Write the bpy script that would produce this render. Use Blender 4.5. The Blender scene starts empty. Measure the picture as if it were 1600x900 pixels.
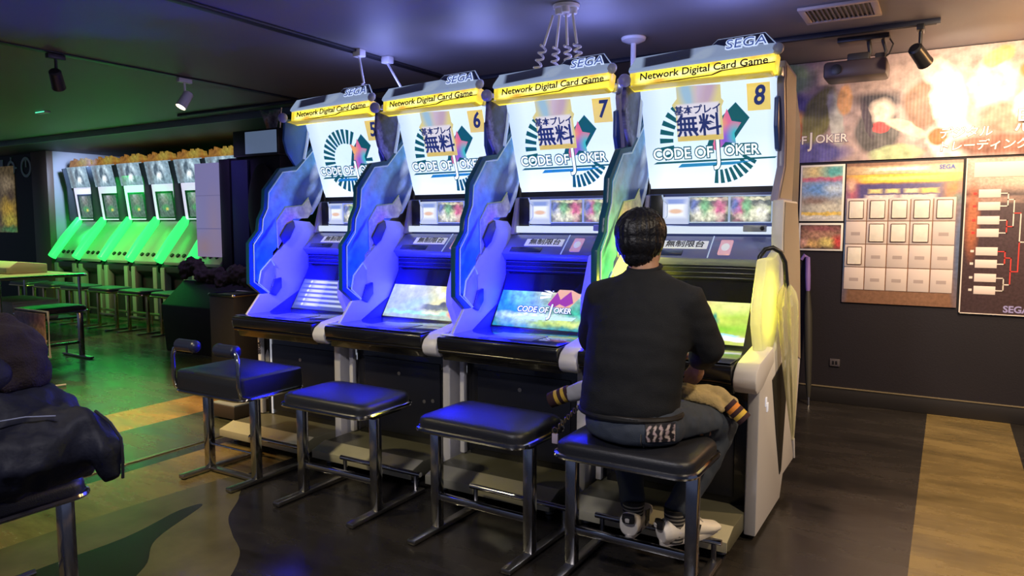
import bpy, bmesh, math, random
from mathutils import Vector, Matrix, noise
random.seed(4)
S = bpy.context.scene
COL = S.collection
PI = math.pi

# ------------------------------------------------------------------ camera, world, exposure
cd = bpy.data.cameras.new('camera'); cam = bpy.data.objects.new('camera', cd); COL.objects.link(cam)
cam.location = (0, 0, 1.35)
PITCH = math.atan(100/1130)
cam.rotation_euler = (PI/2-PITCH, 0, math.radians(31.1))
cd.sensor_width = 36; cd.lens = 36*1130/1600; cd.clip_start = .02
S.camera = cam
W = bpy.data.worlds.new('world'); S.world = W; W.use_nodes = True
W.node_tree.nodes['Background'].inputs[0].default_value = (.30, .36, .62, 1)
W.node_tree.nodes['Background'].inputs[1].default_value = .13
S.view_settings.view_transform = 'Standard'; S.view_settings.look = 'None'
S.view_settings.exposure = 0.9; S.view_settings.gamma = 1; S.view_settings.use_curve_mapping = False

def lamp(name, kind, loc, energy, color, target=None, size=.1, spot=60, blend=.5, parent=None, size_y=None):
    l = bpy.data.lights.new(name, kind); l.energy = energy; l.color = color
    o = bpy.data.objects.new(name, l); COL.objects.link(o); o.location = loc
    if kind == 'SPOT': l.spot_size = math.radians(spot); l.spot_blend = blend; l.shadow_soft_size = size
    if kind == 'POINT': l.shadow_soft_size = size
    if kind == 'AREA':
        l.size = size
        if size_y: l.shape = 'RECTANGLE'; l.size_y = size_y
    if target is not None:
        d = Vector(target)-Vector(loc); o.rotation_euler = d.to_track_quat('-Z', 'Y').to_euler()
    if parent: o.parent = parent
    return o

# unseen spots added at ceiling height as fill, behind and beside the camera
lamp('added_downlight', 'SPOT', (.9, 3.6, 2.5), 110, (1, .72, .40), (.35, 4.4, 0), .06, 110, .8)
lamp('added_downlight', 'SPOT', (.6, 2.0, 2.5), 60, (1, .82, .58), (.0, 2.6, 0), .06, 110, .8)
lamp('added_downlight', 'SPOT', (-4.9, 2.2, 2.5), 170, (1, .62, .25), (-4.9, 3.0, 0), .06, 75, .8)
lamp('added_downlight', 'SPOT', (-3.4, 1.2, 2.5), 70, (1, .85, .50), (-3.5, 2.2, 0), .06, 100, .8)
lamp('added_downlight', 'SPOT', (-1.3, .4, 2.5), 70, (.95, .9, .95), (-1.4, 2.4, .4), .15, 110, .8)

# ------------------------------------------------------------------ materials
MATS = {}
def mat(name, color, rough=.5, metal=0, emit=0, ecol=None, bump=0, bscale=60, var=0, vscale=8, trans=0, alpha=1, coat=0, spec=.5):
    if name in MATS: return MATS[name]
    m = bpy.data.materials.new(name); m.use_nodes = True; nt = m.node_tree; b = nt.nodes['Principled BSDF']
    b.inputs['Base Color'].default_value = (*color, 1); b.inputs['Roughness'].default_value = rough
    b.inputs['Metallic'].default_value = metal; b.inputs['Specular IOR Level'].default_value = spec
    b.inputs['Coat Weight'].default_value = coat
    if emit: b.inputs['Emission Color'].default_value = (*(ecol or color), 1); b.inputs['Emission Strength'].default_value = emit*.66
    if trans: b.inputs['Transmission Weight'].default_value = trans; b.inputs['IOR'].default_value = 1.15
    if alpha < 1: b.inputs['Alpha'].default_value = alpha
    tc = nt.nodes.new('ShaderNodeTexCoord')
    if var:
        n = nt.nodes.new('ShaderNodeTexNoise'); n.inputs['Scale'].default_value = vscale; n.inputs['Detail'].default_value = 5
        nt.links.new(tc.outputs['Object'], n.inputs['Vector'])
        r = nt.nodes.new('ShaderNodeMapRange'); r.inputs['To Min'].default_value = 1-var; r.inputs['To Max'].default_value = 1+var
        nt.links.new(n.outputs['Fac'], r.inputs['Value'])
        mx = nt.nodes.new('ShaderNodeMix'); mx.data_type = 'RGBA'; mx.blend_type = 'MULTIPLY'; mx.inputs[0].default_value = 1
        mx.inputs[6].default_value = (*color, 1); nt.links.new(r.outputs[0], mx.inputs[7])
        nt.links.new(mx.outputs[2], b.inputs['Base Color'])
    if bump:
        n = nt.nodes.new('ShaderNodeTexNoise'); n.inputs['Scale'].default_value = bscale; n.inputs['Detail'].default_value = 3
        nt.links.new(tc.outputs['Object'], n.inputs['Vector'])
        bp = nt.nodes.new('ShaderNodeBump'); bp.inputs['Strength'].default_value = bump; bp.inputs['Distance'].default_value = .01
        nt.links.new(n.outputs['Fac'], bp.inputs['Height']); nt.links.new(bp.outputs[0], b.inputs['Normal'])
    MATS[name] = m; return m

def paint(name, base, blobs, axes='XY', emit=0, rough=.4, warp=0, wscale=6, diffuse=1, stripes=None, grain=0, gscale=30, contrast=None):
    """printed / displayed artwork: a base colour with elliptical ('e') and rectangular ('r') colour fields in object coordinates.
    blob = (cx, cy, rx, ry, rot_deg, colour, softness, shape)"""
    if name in MATS: return MATS[name]
    m = bpy.data.materials.new(name); m.use_nodes = True; nt = m.node_tree; N = nt.nodes; L = nt.links
    b = N['Principled BSDF']; tc = N.new('ShaderNodeTexCoord'); sx = N.new('ShaderNodeSeparateXYZ'); L.new(tc.outputs['Object'], sx.inputs[0])
    cx = N.new('ShaderNodeCombineXYZ'); L.new(sx.outputs[axes[0]], cx.inputs[0]); L.new(sx.outputs[axes[1]], cx.inputs[1])
    vec = cx.outputs[0]
    if warp:
        n = N.new('ShaderNodeTexNoise'); n.inputs['Scale'].default_value = wscale; n.inputs['Detail'].default_value = 4; L.new(vec, n.inputs['Vector'])
        s = N.new('ShaderNodeVectorMath'); s.operation = 'SUBTRACT'; L.new(n.outputs['Color'], s.inputs[0]); s.inputs[1].default_value = (.5, .5, .5)
        k = N.new('ShaderNodeVectorMath'); k.operation = 'MULTIPLY'; L.new(s.outputs[0], k.inputs[0]); k.inputs[1].default_value = (warp, warp, 0)
        a = N.new('ShaderNodeVectorMath'); L.new(vec, a.inputs[0]); L.new(k.outputs[0], a.inputs[1]); vec = a.outputs[0]
    col = None
    def mix(fac, c):
        nonlocal col
        x = N.new('ShaderNodeMix'); x.data_type = 'RGBA'; L.new(fac, x.inputs[0])
        if col is None: x.inputs[6].default_value = (*base, 1)
        else: L.new(col, x.inputs[6])
        x.inputs[7].default_value = (*c, 1); col = x.outputs[2]
    for bl in blobs:
        x0, y0, rx, ry, rot, c = bl[:6]; soft = bl[6] if len(bl) > 6 else .1; shp = bl[7] if len(bl) > 7 else 'e'
        mp = N.new('ShaderNodeMapping'); mp.vector_type = 'TEXTURE'
        mp.inputs['Location'].default_value = (x0, y0, 0); mp.inputs['Rotation'].default_value = (0, 0, math.radians(rot)); mp.inputs['Scale'].default_value = (rx, ry, 1)
        L.new(vec, mp.inputs['Vector'])
        if shp == 'e':
            d = N.new('ShaderNodeVectorMath'); d.operation = 'LENGTH'; L.new(mp.outputs[0], d.inputs[0]); dist = d.outputs['Value']
        else:
            av = N.new('ShaderNodeVectorMath'); av.operation = 'ABSOLUTE'; L.new(mp.outputs[0], av.inputs[0])
            sp = N.new('ShaderNodeSeparateXYZ'); L.new(av.outputs[0], sp.inputs[0])
            mm = N.new('ShaderNodeMath'); mm.operation = 'MAXIMUM' if shp == 'r' else 'ADD'; L.new(sp.outputs[0], mm.inputs[0]); L.new(sp.outputs[1], mm.inputs[1]); dist = mm.outputs[0]
        mr = N.new('ShaderNodeMapRange'); mr.inputs['From Min'].default_value = 1+soft; mr.inputs['From Max'].default_value = 1-soft
        L.new(dist, mr.inputs['Value']); mix(mr.outputs[0], c)
    if stripes:
        ax, freq, c, amt = stripes
        w = N.new('ShaderNodeTexWave'); w.bands_direction = ax; w.inputs['Scale'].default_value = freq; L.new(cx.outputs[0], w.inputs['Vector'])
        mu = N.new('ShaderNodeMath'); mu.operation = 'MULTIPLY'; mu.inputs[1].default_value = amt; L.new(w.outputs['Fac'], mu.inputs[0]); mix(mu.outputs[0], c)
    if grain:
        n = N.new('ShaderNodeTexNoise'); n.inputs['Scale'].default_value = gscale; n.inputs['Detail'].default_value = 6; L.new(cx.outputs[0], n.inputs['Vector'])
        r = N.new('ShaderNodeMapRange'); r.inputs['From Min'].default_value = .3; r.inputs['From Max'].default_value = .7; r.inputs['To Min'].default_value = 1-grain; r.inputs['To Max'].default_value = 1+grain; r.clamp = False
        L.new(n.outputs['Fac'], r.inputs['Value'])
        x = N.new('ShaderNodeMix'); x.data_type = 'RGBA'; x.blend_type = 'MULTIPLY'; x.inputs[0].default_value = 1
        if col is None: x.inputs[6].default_value = (*base, 1)
        else: L.new(col, x.inputs[6])
        L.new(r.outputs[0], x.inputs[7]); col = x.outputs[2]
    b.inputs['Roughness'].default_value = rough
    if emit:
        b.inputs['Emission Strength'].default_value = emit*.66
        b.inputs['Base Color'].default_value = (.02, .02, .02, 1)
        if col is not None: L.new(col, b.inputs['Emission Color'])
        else: b.inputs['Emission Color'].default_value = (*base, 1)
    else:
        if col is not None: L.new(col, b.inputs['Base Color'])
        else: b.inputs['Base Color'].default_value = (*base, 1)
    MATS[name] = m; return m

# ------------------------------------------------------------------ mesh helpers
class MB:
    def __init__(s): s.v = []; s.f = []; s.mi = []; s.cur = 0
    def add(s, vs, fs, M=None):
        b = len(s.v)
        s.v += [tuple(M @ Vector(v)) if M else tuple(v) for v in vs]
        s.f += [tuple(b+i for i in f) for f in fs]; s.mi += [s.cur]*len(fs); return s
    def m(s, i): s.cur = i; return s
    def bm(s, bm, M=None):
        bm.verts.index_update(); s.add([v.co[:] for v in bm.verts], [[v.index for v in f.verts] for f in bm.faces], M); bm.free(); return s
    def box(s, lo, hi, bev=0, seg=2, M=None):
        bm = bmesh.new(); bmesh.ops.create_cube(bm, size=1)
        for v in bm.verts: v.co = Vector([lo[i]+(v.co[i]+.5)*(hi[i]-lo[i]) for i in range(3)])
        if bev: bmesh.ops.bevel(bm, geom=bm.edges[:]+bm.verts[:], offset=bev, segments=seg, profile=.5, affect='EDGES')
        return s.bm(bm, M)
    def prism(s, prof, a, b, axis='x', bev=0, M=None):
        """extrude a profile along an axis; profile is (y,z) for x, (x,z) for y, (x,y) for z"""
        def P(p, t): return {'x': (t, p[0], p[1]), 'y': (p[0], t, p[1]), 'z': (p[0], p[1], t)}[axis]
        bm = bmesh.new(); A = [bm.verts.new(P(p, a)) for p in prof]; B = [bm.verts.new(P(p, b)) for p in prof]; n = len(prof)
        bm.faces.new(A); bm.faces.new(B[::-1])
        for i in range(n): bm.faces.new((A[i], B[i], B[(i+1) % n], A[(i+1) % n]))
        bmesh.ops.recalc_face_normals(bm, faces=bm.faces[:])
        if bev: bmesh.ops.bevel(bm, geom=bm.edges[:], offset=bev, segments=2, profile=.5, affect='EDGES')
        return s.bm(bm, M)
    def tube(s, pts, r, n=10, close=False, cap=True, flat=1.0, upv=None, M=None):
        pts = [Vector(p) for p in pts]; k = len(pts); rs = r if isinstance(r, (list, tuple)) else [r]*k
        vs = []; fs = []; prev = None
        for i, p in enumerate(pts):
            if close: t = (pts[(i+1) % k]-pts[i-1])
            else: t = pts[min(i+1, k-1)]-pts[max(i-1, 0)]
            t.normalize()
            if prev is None:
                u = Vector(upv) if upv else (Vector((0, 0, 1)) if abs(t.z) < .9 else Vector((1, 0, 0)))
            else: u = prev
            u = (u-t*u.dot(t)).normalized(); w = t.cross(u); prev = u
            for j in range(n):
                a = 2*PI*j/n; vs.append(p+(u*math.cos(a)*flat+w*math.sin(a))*rs[i])
        for i in range(k if close else k-1):
            for j in range(n):
                a = i*n+j; b = i*n+(j+1) % n; c = ((i+1) % k)*n+(j+1) % n; d = ((i+1) % k)*n+j; fs.append((a, b, c, d))
        if cap and not close: fs.append(tuple(range(n))[::-1]); fs.append(tuple((k-1)*n+j for j in range(n)))
        return s.add([v[:] for v in vs], fs, M)
    def ball(s, c, r, seg=16, rings=10, M=None):
        r = r if isinstance(r, (tuple, list)) else (r, r, r)
        bm = bmesh.new(); bmesh.ops.create_uvsphere(bm, u_segments=seg, v_segments=rings, radius=1)
        for v in bm.verts: v.co = Vector((c[0]+v.co.x*r[0], c[1]+v.co.y*r[1], c[2]+v.co.z*r[2]))
        return s.bm(bm, M)
    def lathe(s, prof, n=20, c=(0, 0, 0), M=None):
        vs = []; fs = []
        for (r, z) in prof:
            for j in range(n): a = 2*PI*j/n; vs.append((c[0]+r*math.cos(a), c[1]+r*math.sin(a), c[2]+z))
        for i in range(len(prof)-1):
            for j in range(n): fs.append((i*n+j, i*n+(j+1) % n, (i+1)*n+(j+1) % n, (i+1)*n+j))
        fs.append(tuple(range(n))[::-1]); fs.append(tuple((len(prof)-1)*n+j for j in range(n)))
        return s.add(vs, fs, M)
    def loft(s, rings, n=20, cap=True):
        """rings = (centre, rx, ry, [axis_x, axis_y]) ellipses"""
        vs = []; fs = []
        for R in rings:
            c = Vector(R[0]); ax = Vector(R[3]) if len(R) > 3 else Vector((1, 0, 0)); ay = Vector(R[4]) if len(R) > 4 else Vector((0, 1, 0))
            for j in range(n): a = 2*PI*j/n; vs.append((c+ax*math.cos(a)*R[1]+ay*math.sin(a)*R[2])[:])
        for i in range(len(rings)-1):
            for j in range(n): fs.append((i*n+j, i*n+(j+1) % n, (i+1)*n+(j+1) % n, (i+1)*n+j))
        if cap: fs.append(tuple(range(n))[::-1]); fs.append(tuple((len(rings)-1)*n+j for j in range(n)))
        return s.add(vs, fs)
    def mesh(s, name):
        me = bpy.data.meshes.new(name); me.from_pydata(s.v, [], s.f)
        me.polygons.foreach_set('material_index', s.mi)
        bm = bmesh.new(); bm.from_mesh(me); bmesh.ops.recalc_face_normals(bm, faces=bm.faces[:]); bm.to_mesh(me); bm.free()
        return me

def smooth_by_angle(me, ang=40):
    me.polygons.foreach_set('use_smooth', [True]*len(me.polygons))
    bm = bmesh.new(); bm.from_mesh(me)
    for e in bm.edges:
        if len(e.link_faces) == 2 and e.calc_face_angle(0) > math.radians(ang): e.smooth = False
    bm.to_mesh(me); bm.free()

def obj(name, mb, mats, parent=None, loc=(0, 0, 0), rot=(0, 0, 0), smooth=40):
    me = mb.mesh(name) if isinstance(mb, MB) else mb
    if not isinstance(mats, (list, tuple)): mats = [mats]
    if len(me.materials) == 0:
        for m in mats: me.materials.append(m)
    if smooth and isinstance(mb, MB): smooth_by_angle(me, smooth)
    o = bpy.data.objects.new(name, me); COL.objects.link(o); o.location = loc; o.rotation_euler = rot
    if parent: o.parent = parent
    return o
def tag(o, label, cat, group=None, kind=None):
    o['label'] = label; o['category'] = cat
    if group: o['group'] = group
    if kind: o['kind'] = kind
    return o
def thing(name, label, cat, loc=(0, 0, 0), rot=(0, 0, 0), group=None):
    o = bpy.data.objects.new(name, None); o.empty_display_size = .1; COL.objects.link(o); o.location = loc; o.rotation_euler = rot
    return tag(o, label, cat, group)
def struct(name, mb, mats, loc=(0, 0, 0), **k):
    o = obj(name, mb, mats, None, loc, **k); o['kind'] = 'structure'; return o
def copy_tree(o, parent=None):
    c = o.copy(); COL.objects.link(c); c.parent = parent
    for ch in list(o.children): copy_tree(ch, c)
    return c

TXT = {}
def text_mesh(s, size, bold=0, depth=.002, shear=0, align='CENTER', xs=1.0):
    k = (s, size, bold, depth, shear, align, xs)
    if k not in TXT:
        c = bpy.data.curves.new('lettering', 'FONT'); c.body = s; c.size = size; c.offset = bold; c.extrude = depth/2; c.shear = shear
        c.align_x = align; c.align_y = 'CENTER'; c.resolution_u = 3
        o = bpy.data.objects.new('lettering', c); COL.objects.link(o)
        me = bpy.data.meshes.new_from_object(o.evaluated_get(bpy.context.evaluated_depsgraph_get()))
        bpy.data.objects.remove(o); bpy.data.curves.remove(c)
        if xs != 1:
            for v in me.vertices: v.co.x *= xs
        TXT[k] = me
    return TXT[k].copy()
def text(name, s, size, m, parent, loc, rot=(0, 0, 0), **k):
    me = text_mesh(s, size, **k); me.name = name; me.materials.clear(); me.materials.append(m)
    return obj(name, me, m, parent, loc, rot, smooth=0)

# ------------------------------------------------------------------ common materials
chrome = mat('chrome', (.55, .55, .57), .14, 1)
dull_chrome = mat('worn_chrome', (.42, .40, .38), .3, 1)
leather = mat('black_leatherette', (.014, .015, .020), .40, bump=.15, bscale=250, spec=.6)
black_pl = mat('black_plastic', (.012, .012, .015), .35)
black_sat = mat('black_satin_metal', (.010, .010, .013), .25, coat=.3)
white_pl = mat('white_plastic', (.74, .72, .76), .38)
cream_pl = mat('cream_plastic', (.62, .58, .50), .5, var=.12)
yellow_pl = mat('yellow_translucent_plastic', (.86, .84, .12), .35)
dark_gr = mat('dark_grey_metal', (.035, .033, .037), .45, var=.2)
lav_pl = mat('lavender_grey_plastic', (.36, .34, .52), .3)
white_enam = mat('white_enamel', (.78, .78, .80), .35)
rubber = mat('rubber', (.015, .015, .016), .7)
navy_pl = mat('navy_gloss', (.02, .03, .11), .18, coat=.5)

# ------------------------------------------------------------------ the room
def floor_material():
    m = bpy.data.materials.new('polished_floor'); m.use_nodes = True; nt = m.node_tree; N = nt.nodes; L = nt.links; b = N['Principled BSDF']
    tc = N.new('ShaderNodeTexCoord'); sp = N.new('ShaderNodeSeparateXYZ'); L.new(tc.outputs['Object'], sp.inputs[0])
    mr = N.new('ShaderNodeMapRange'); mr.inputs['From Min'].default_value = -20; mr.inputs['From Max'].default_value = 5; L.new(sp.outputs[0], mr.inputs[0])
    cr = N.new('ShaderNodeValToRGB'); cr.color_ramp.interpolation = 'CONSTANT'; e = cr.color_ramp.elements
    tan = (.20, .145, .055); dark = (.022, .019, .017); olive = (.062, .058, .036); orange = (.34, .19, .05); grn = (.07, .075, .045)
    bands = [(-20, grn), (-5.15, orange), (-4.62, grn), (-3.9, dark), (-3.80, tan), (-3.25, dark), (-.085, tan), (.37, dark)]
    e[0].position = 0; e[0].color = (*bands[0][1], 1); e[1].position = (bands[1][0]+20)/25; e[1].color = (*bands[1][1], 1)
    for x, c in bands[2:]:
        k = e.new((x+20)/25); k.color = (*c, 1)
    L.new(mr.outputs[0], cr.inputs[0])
    n = N.new('ShaderNodeTexNoise'); n.inputs['Scale'].default_value = 2.2; n.inputs['Detail'].default_value = 8; n.inputs['Roughness'].default_value = .65
    mp = N.new('ShaderNodeMapping'); mp.inputs['Scale'].default_value = (.7, 2.2, 1); L.new(tc.outputs['Object'], mp.inputs[0]); L.new(mp.outputs[0], n.inputs['Vector'])
    r = N.new('ShaderNodeMapRange'); r.inputs['From Min'].default_value = .3; r.inputs['From Max'].default_value = .7; r.inputs['To Min'].default_value = .5; r.inputs['To Max'].default_value = 1.5; L.new(n.outputs['Fac'], r.inputs[0])
    mx = N.new('ShaderNodeMix'); mx.data_type = 'RGBA'; mx.blend_type = 'MULTIPLY'; mx.inputs[0].default_value = 1; L.new(cr.outputs[0], mx.inputs[6]); L.new(r.outputs[0], mx.inputs[7])
    L.new(mx.outputs[2], b.inputs['Base Color'])
    r2 = N.new('ShaderNodeMapRange'); r2.inputs['From Min'].default_value = .3; r2.inputs['From Max'].default_value = .7; r2.inputs['To Min'].default_value = .17; r2.inputs['To Max'].default_value = .34; L.new(n.outputs['Fac'], r2.inputs[0]); L.new(r2.outputs[0], b.inputs['Roughness'])
    bp = N.new('ShaderNodeBump'); bp.inputs['Strength'].default_value = .06; bp.inputs['Distance'].default_value = .02; L.new(n.outputs['Fac'], bp.inputs['Height']); L.new(bp.outputs[0], b.inputs['Normal'])
    return m
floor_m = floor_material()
patch_m = mat('tan_floor_patch', (.12, .10, .05), .25, var=.5, vscale=5)
dk_patch = mat('dark_floor_patch', (.02, .018, .017), .22, var=.3, vscale=5)
fl = MB().box((-16, -3, -.1), (4, 8.2, 0))
# wavy tan patch on the floor with a smaller dark shape over it
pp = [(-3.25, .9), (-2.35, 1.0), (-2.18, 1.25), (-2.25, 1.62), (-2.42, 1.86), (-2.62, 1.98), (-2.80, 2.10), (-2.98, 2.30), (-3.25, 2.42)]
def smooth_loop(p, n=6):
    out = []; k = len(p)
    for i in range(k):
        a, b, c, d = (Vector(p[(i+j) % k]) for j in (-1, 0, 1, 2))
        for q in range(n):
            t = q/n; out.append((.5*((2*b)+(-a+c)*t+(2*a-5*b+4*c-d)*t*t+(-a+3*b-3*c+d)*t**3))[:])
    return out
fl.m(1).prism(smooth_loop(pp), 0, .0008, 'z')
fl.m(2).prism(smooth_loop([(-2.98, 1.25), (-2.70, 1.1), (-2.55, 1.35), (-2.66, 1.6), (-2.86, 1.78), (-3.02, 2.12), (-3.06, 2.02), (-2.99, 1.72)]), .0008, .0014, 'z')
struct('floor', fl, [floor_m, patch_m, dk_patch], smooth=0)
struct('trim_1', MB().box((-3.935, -1, 0), (-3.905, 5.2, .006), .002), mat('brass_strip', (.55, .50, .36), .3, 1))

ceil_m = mat('dark_painted_ceiling', (.21, .20, .23), .55, bump=.12, bscale=300, var=.06, vscale=1.5)
struct('ceiling', MB().box((-16, -3, 2.55), (4, 5.95, 2.7)), ceil_m)
struct('trim_2', MB().box((-3.62, -3, 2.532), (-3.55, 5.87, 2.549), .004), mat('dark_joint', (.02, .02, .03), .5))
struct('trim_3', MB().box((-5.47, -3, 2.54), (-5.40, 5.3, 2.549), .003), mat('dark_joint', (.02, .02, .03), .5))
soff_m = mat('soffit_dark', (.03, .027, .035), .6)
sf = MB().box((-16, 5.33, 2.48), (-4.72, 7.7, 2.7)); sf.m(1).box((-16, 5.30, 2.475), (-4.72, 5.329, 2.547), .004)
struct('ceiling_soffit', sf, [soff_m, mat('soffit_edge_blue_grey', (.13, .17, .19), .5)])
wall_m = mat('dark_plum_wall', (.010, .0075, .0125), .55, bump=.1, bscale=120, var=.15, vscale=3)
struct('wall_back', MB().box((-4.9, 5.88, 0), (4, 6.0, 2.55)), wall_m)
struct('wall_return', MB().box((-4.9, 6.0, 0), (-4.78, 7.7, 2.48)), wall_m)
struct('wall_far', MB().box((-16, 7.6, 0), (-4.9, 7.75, 2.48)), mat('far_wall_dark', (.02, .018, .022), .6))
struct('baseboard_back', MB().box((-4.8, 5.862, 0), (4, 5.879, .115), .004), mat('black_baseboard', (.014, .012, .013), .5))
struct('trim_4', MB().box((-4.8, 5.856, .116), (4, 5.879, .124), .002), mat('baseboard_edge', (.16, .13, .08), .4))
# left partition and pillar beside the far row of machines
struct('wall_left', MB().box((-12.45, 6.05, 0), (-12.02, 7.6, 2.48)), mat('pale_partition', (.38, .38, .40), .5))
struct('trim_5', MB().box((-12.45, 5.95, 0), (-11.98, 6.05, 2.48), .01), mat('brown_pillar_paint', (.16, .10, .07), .5))
struct('wall_side', MB().box((-16, 6.1, 0), (-12.45, 6.25, 2.48)), mat('left_dark_wall', (.016, .022, .02), .6))

# ------------------------------------------------------------------ arcade cabinets
def yz(l): return [(y-3.0, z) for y, z in l]
BB0, BB1 = Vector((0, .73, 1.5)), Vector((0, .55, 2.03))      # billboard bottom / top in cabinet coordinates
def slope_rot(a, b): return math.atan2(b[1]-a[1], b[0]-a[0])
BBR = slope_rot((.73, 1.5), (.55, 2.03)); SCR = slope_rot((.38, .80), (.54, 1.04)); SLR = slope_rot((.50, 1.185), (.62, 1.29))

teal = (.012, .10, .14)
ink = mat('dark_teal_ink', (.01, .09, .12), .5, emit=.30, ecol=(.01, .22, .30))
ink_navy = mat('navy_ink', (.02, .03, .12), .5, emit=.35, ecol=(.03, .06, .30))
wht_e = mat('white_letter_glow', (.9, .9, .95), .5, emit=.9, ecol=(.85, .92, 1))
black_ink = mat('black_ink', (.02, .02, .03), .5)
promo_m = paint('promo_card', (.75, .66, .30), [(-.05, .1, .035, .12, 12, (.35, .55, .75), .6), (.02, .11, .03, .10, -8, (.62, .50, .66), .6), (.06, .1, .03, .1, -20, (.55, .40, .55), .6), (0, -.04, .105, .085, 0, (.80, .76, .88), .06, 'r'), (0, -.125, .115, .012, 0, (.75, .55, .15), .2, 'r')], emit=.75)
numb_m = mat('yellow_number_plate', (.8, .65, .2), .5, emit=.55, ecol=(.95, .72, .20))
bb_m = paint('backlit_billboard', (.62, .74, .98), [(0, .05, .36, .15, 0, (.95, 1.1, 1.35), .8), (-.02, .32, .2, .2, 0, (.55, .72, .98), .9), (-.35, .45, .06, .3, 0, (.42, .55, .85), .9), (.36, .2, .05, .35, 0, (.30, .45, .9), .9)], emit=1.05, stripes=('Y', 40, (.75, .85, 1.0), .25))
sign_m = paint('yellow_light_box', (1.0, .80, .05), [(0, .0, .5, .012, 2, (1.1, 1.0, .35), .8), (-.2, -.02, .05, .012, 0, (.75, .35, .04), .8), (.25, .03, .07, .012, 0, (.8, .4, .05), .8), (.05, .028, .05, .01, 0, (.8, .45, .03), .8), (-.34, 0, .02, .1, 0, (.55, .42, .03), .6), (.35, 0, .02, .1, 0, (.55, .35, .03), .6)], axes='XY', emit=1.3, grain=.25, gscale=25)
trim_m = paint('header_trim', (.42, .54, .85), [(-.17, .05, .12, .03, 4, (.025, .03, .07), .1, 'r'), (-.33, .045, .03, .06, 0, (.5, .65, .95), .3, 'r'), (.0, .035, .06, .03, 30, (.55, .68, .95), .3), (0, 0, .4, .012, 0, (.45, .6, .95), .4, 'r')], rough=.2, axes='XY', emit=.42)
logo_board = mat('header_board_navy', (.03, .04, .10), .15, coat=.5)
edge_glow = mat('pale_blue_edge', (.55, .68, .95), .3, emit=.25, ecol=(.5, .65, 1))
part_art = paint('blue_fin_art', (.09, .42, .76), [(.40, 1.55, .30, .10, 55, (.28, .58, .95), .5), (.33, 1.60, .03, .22, -38, (.42, .62, .95), .6), (.55, 1.55, .10, .22, -38, (.025, .07, .30), .2), (.60, 1.60, .06, .025, 50, (.35, .5, .9), .4), (.66, 1.74, .035, .10, -35, (.75, .82, .95), .4), (.64, 1.50, .02, .12, -35, (.72, .78, .95), .4), (.12, 1.10, .10, .16, 0, (.035, .30, .62), .5), (.10, 1.15, .02, .16, -30, (.10, .5, .8), .6), (.2, 1.3, .012, .12, -40, (.02, .08, .2), .4)], axes='YZ', rough=.3, warp=.02, wscale=14, grain=.25, gscale=18)
part_edge = mat('teal_fin_edge', (.012, .10, .19), .3)
part_line = mat('pale_fin_outline', (.62, .78, .95), .35, emit=.12, ecol=(.6, .8, 1))
fin_cream = paint('fin_character_print', (.80, .77, .55), [(.40, 1.38, .05, .05, 20, (.70, .42, .45), .6), (.30, 1.27, .05, .10, -20, (.50, .52, .16), .6), (.45, 1.36, .03, .04, 0, (.82, .80, .70), .5), (.5, 1.44, .03, .03, 0, (.55, .5, .42), .5)], axes='YZ', warp=.06, wscale=12, grain=.3, gscale=35)
fin_green = mat('fin_olive_hexagon', (.52, .56, .20), .35)
cheek_m = paint('violet_cheek_art', (.05, .05, .16), [(.40, 1.85, .02, .12, 15, (.30, .30, .65), .5), (.47, 1.95, .05, .05, 0, (.02, .02, .09), .5), (.38, 1.95, .025, .03, 0, (.16, .13, .38), .5), (.45, 1.80, .02, .05, 30, (.22, .22, .48), .6)], axes='YZ', warp=.08, wscale=25, grain=.6, gscale=30, rough=.35)
cheek_blue = mat('blue_cheek', (.05, .16, .42), .4)
grille_m = mat('grille_black', (.012, .013, .022), .3)
mon_white = paint('card_dispenser_face', (.55, .62, .85), [(0, 0, .05, .035, 0, (.95, 1, 1.1), .3, 'r'), (0, -.005, .035, .012, 0, (.85, .55, .4), .3), (0, .045, .05, .012, 0, (.25, .35, .75), .3, 'r')], emit=.8)
card_screens = [paint('card_screen_'+k, (.10, .12, .12), [(0, .0, .095, .018, 0, (.62, .68, .42), .4, 'r'), (0, .052, .08, .008, 0, (.75, .72, .5), .5, 'r'), (-.05*sgn, -.02, .03, .035, 0, (.85, .82, .75), .7), (.055*sgn, .0, .028, .05, 0, (.62, .15, .30), .6), (.0, -.035, .06, .018, 0, (.85, .85, .65), .6), (-.02, .015, .02, .04, 0, (.2, .45, .25), .6), (-.075, .02, .02, .03, 0, (.15, .2, .5), .6)], emit=.9, warp=.05, wscale=30, grain=.5, gscale=40) for k, sgn in (('one', 1), ('two', -1))]
shelf_glow = paint('lit_shelf', (.75, .85, 1.0), [(0, 0, .36, .006, 0, (1, 1, 1), .6, 'r')], emit=.75)
slot_m = mat('slot_panel_lavender', (.16, .18, .46), .22, coat=.4)
plate_w = mat('white_label', (.80, .82, .92), .4, emit=.25, ecol=(.8, .85, 1))
pink_m = mat('pink_card_icon', (.80, .50, .62), .4, emit=.2, ecol=(.9, .5, .7))
steel = mat('brushed_steel', (.5, .5, .52), .35, 1)
inner_w = mat('inner_panel_blue_tint', (.62, .63, .82), .35)
plinth_m = mat('shaded_plinth', (.13, .125, .085), .4, var=.15); plinth_e = mat('lit_plinth_edge', (.50, .47, .34), .5, var=.1)  # dark plinth stands for shade, its pale edge for light falling there
side_warm = mat('warm_lit_side', (.40, .33, .26), .5)  # tan stands for warm light falling on the outer side
inset_m = mat('black_side_inset', (.014, .014, .015), .4)

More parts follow.
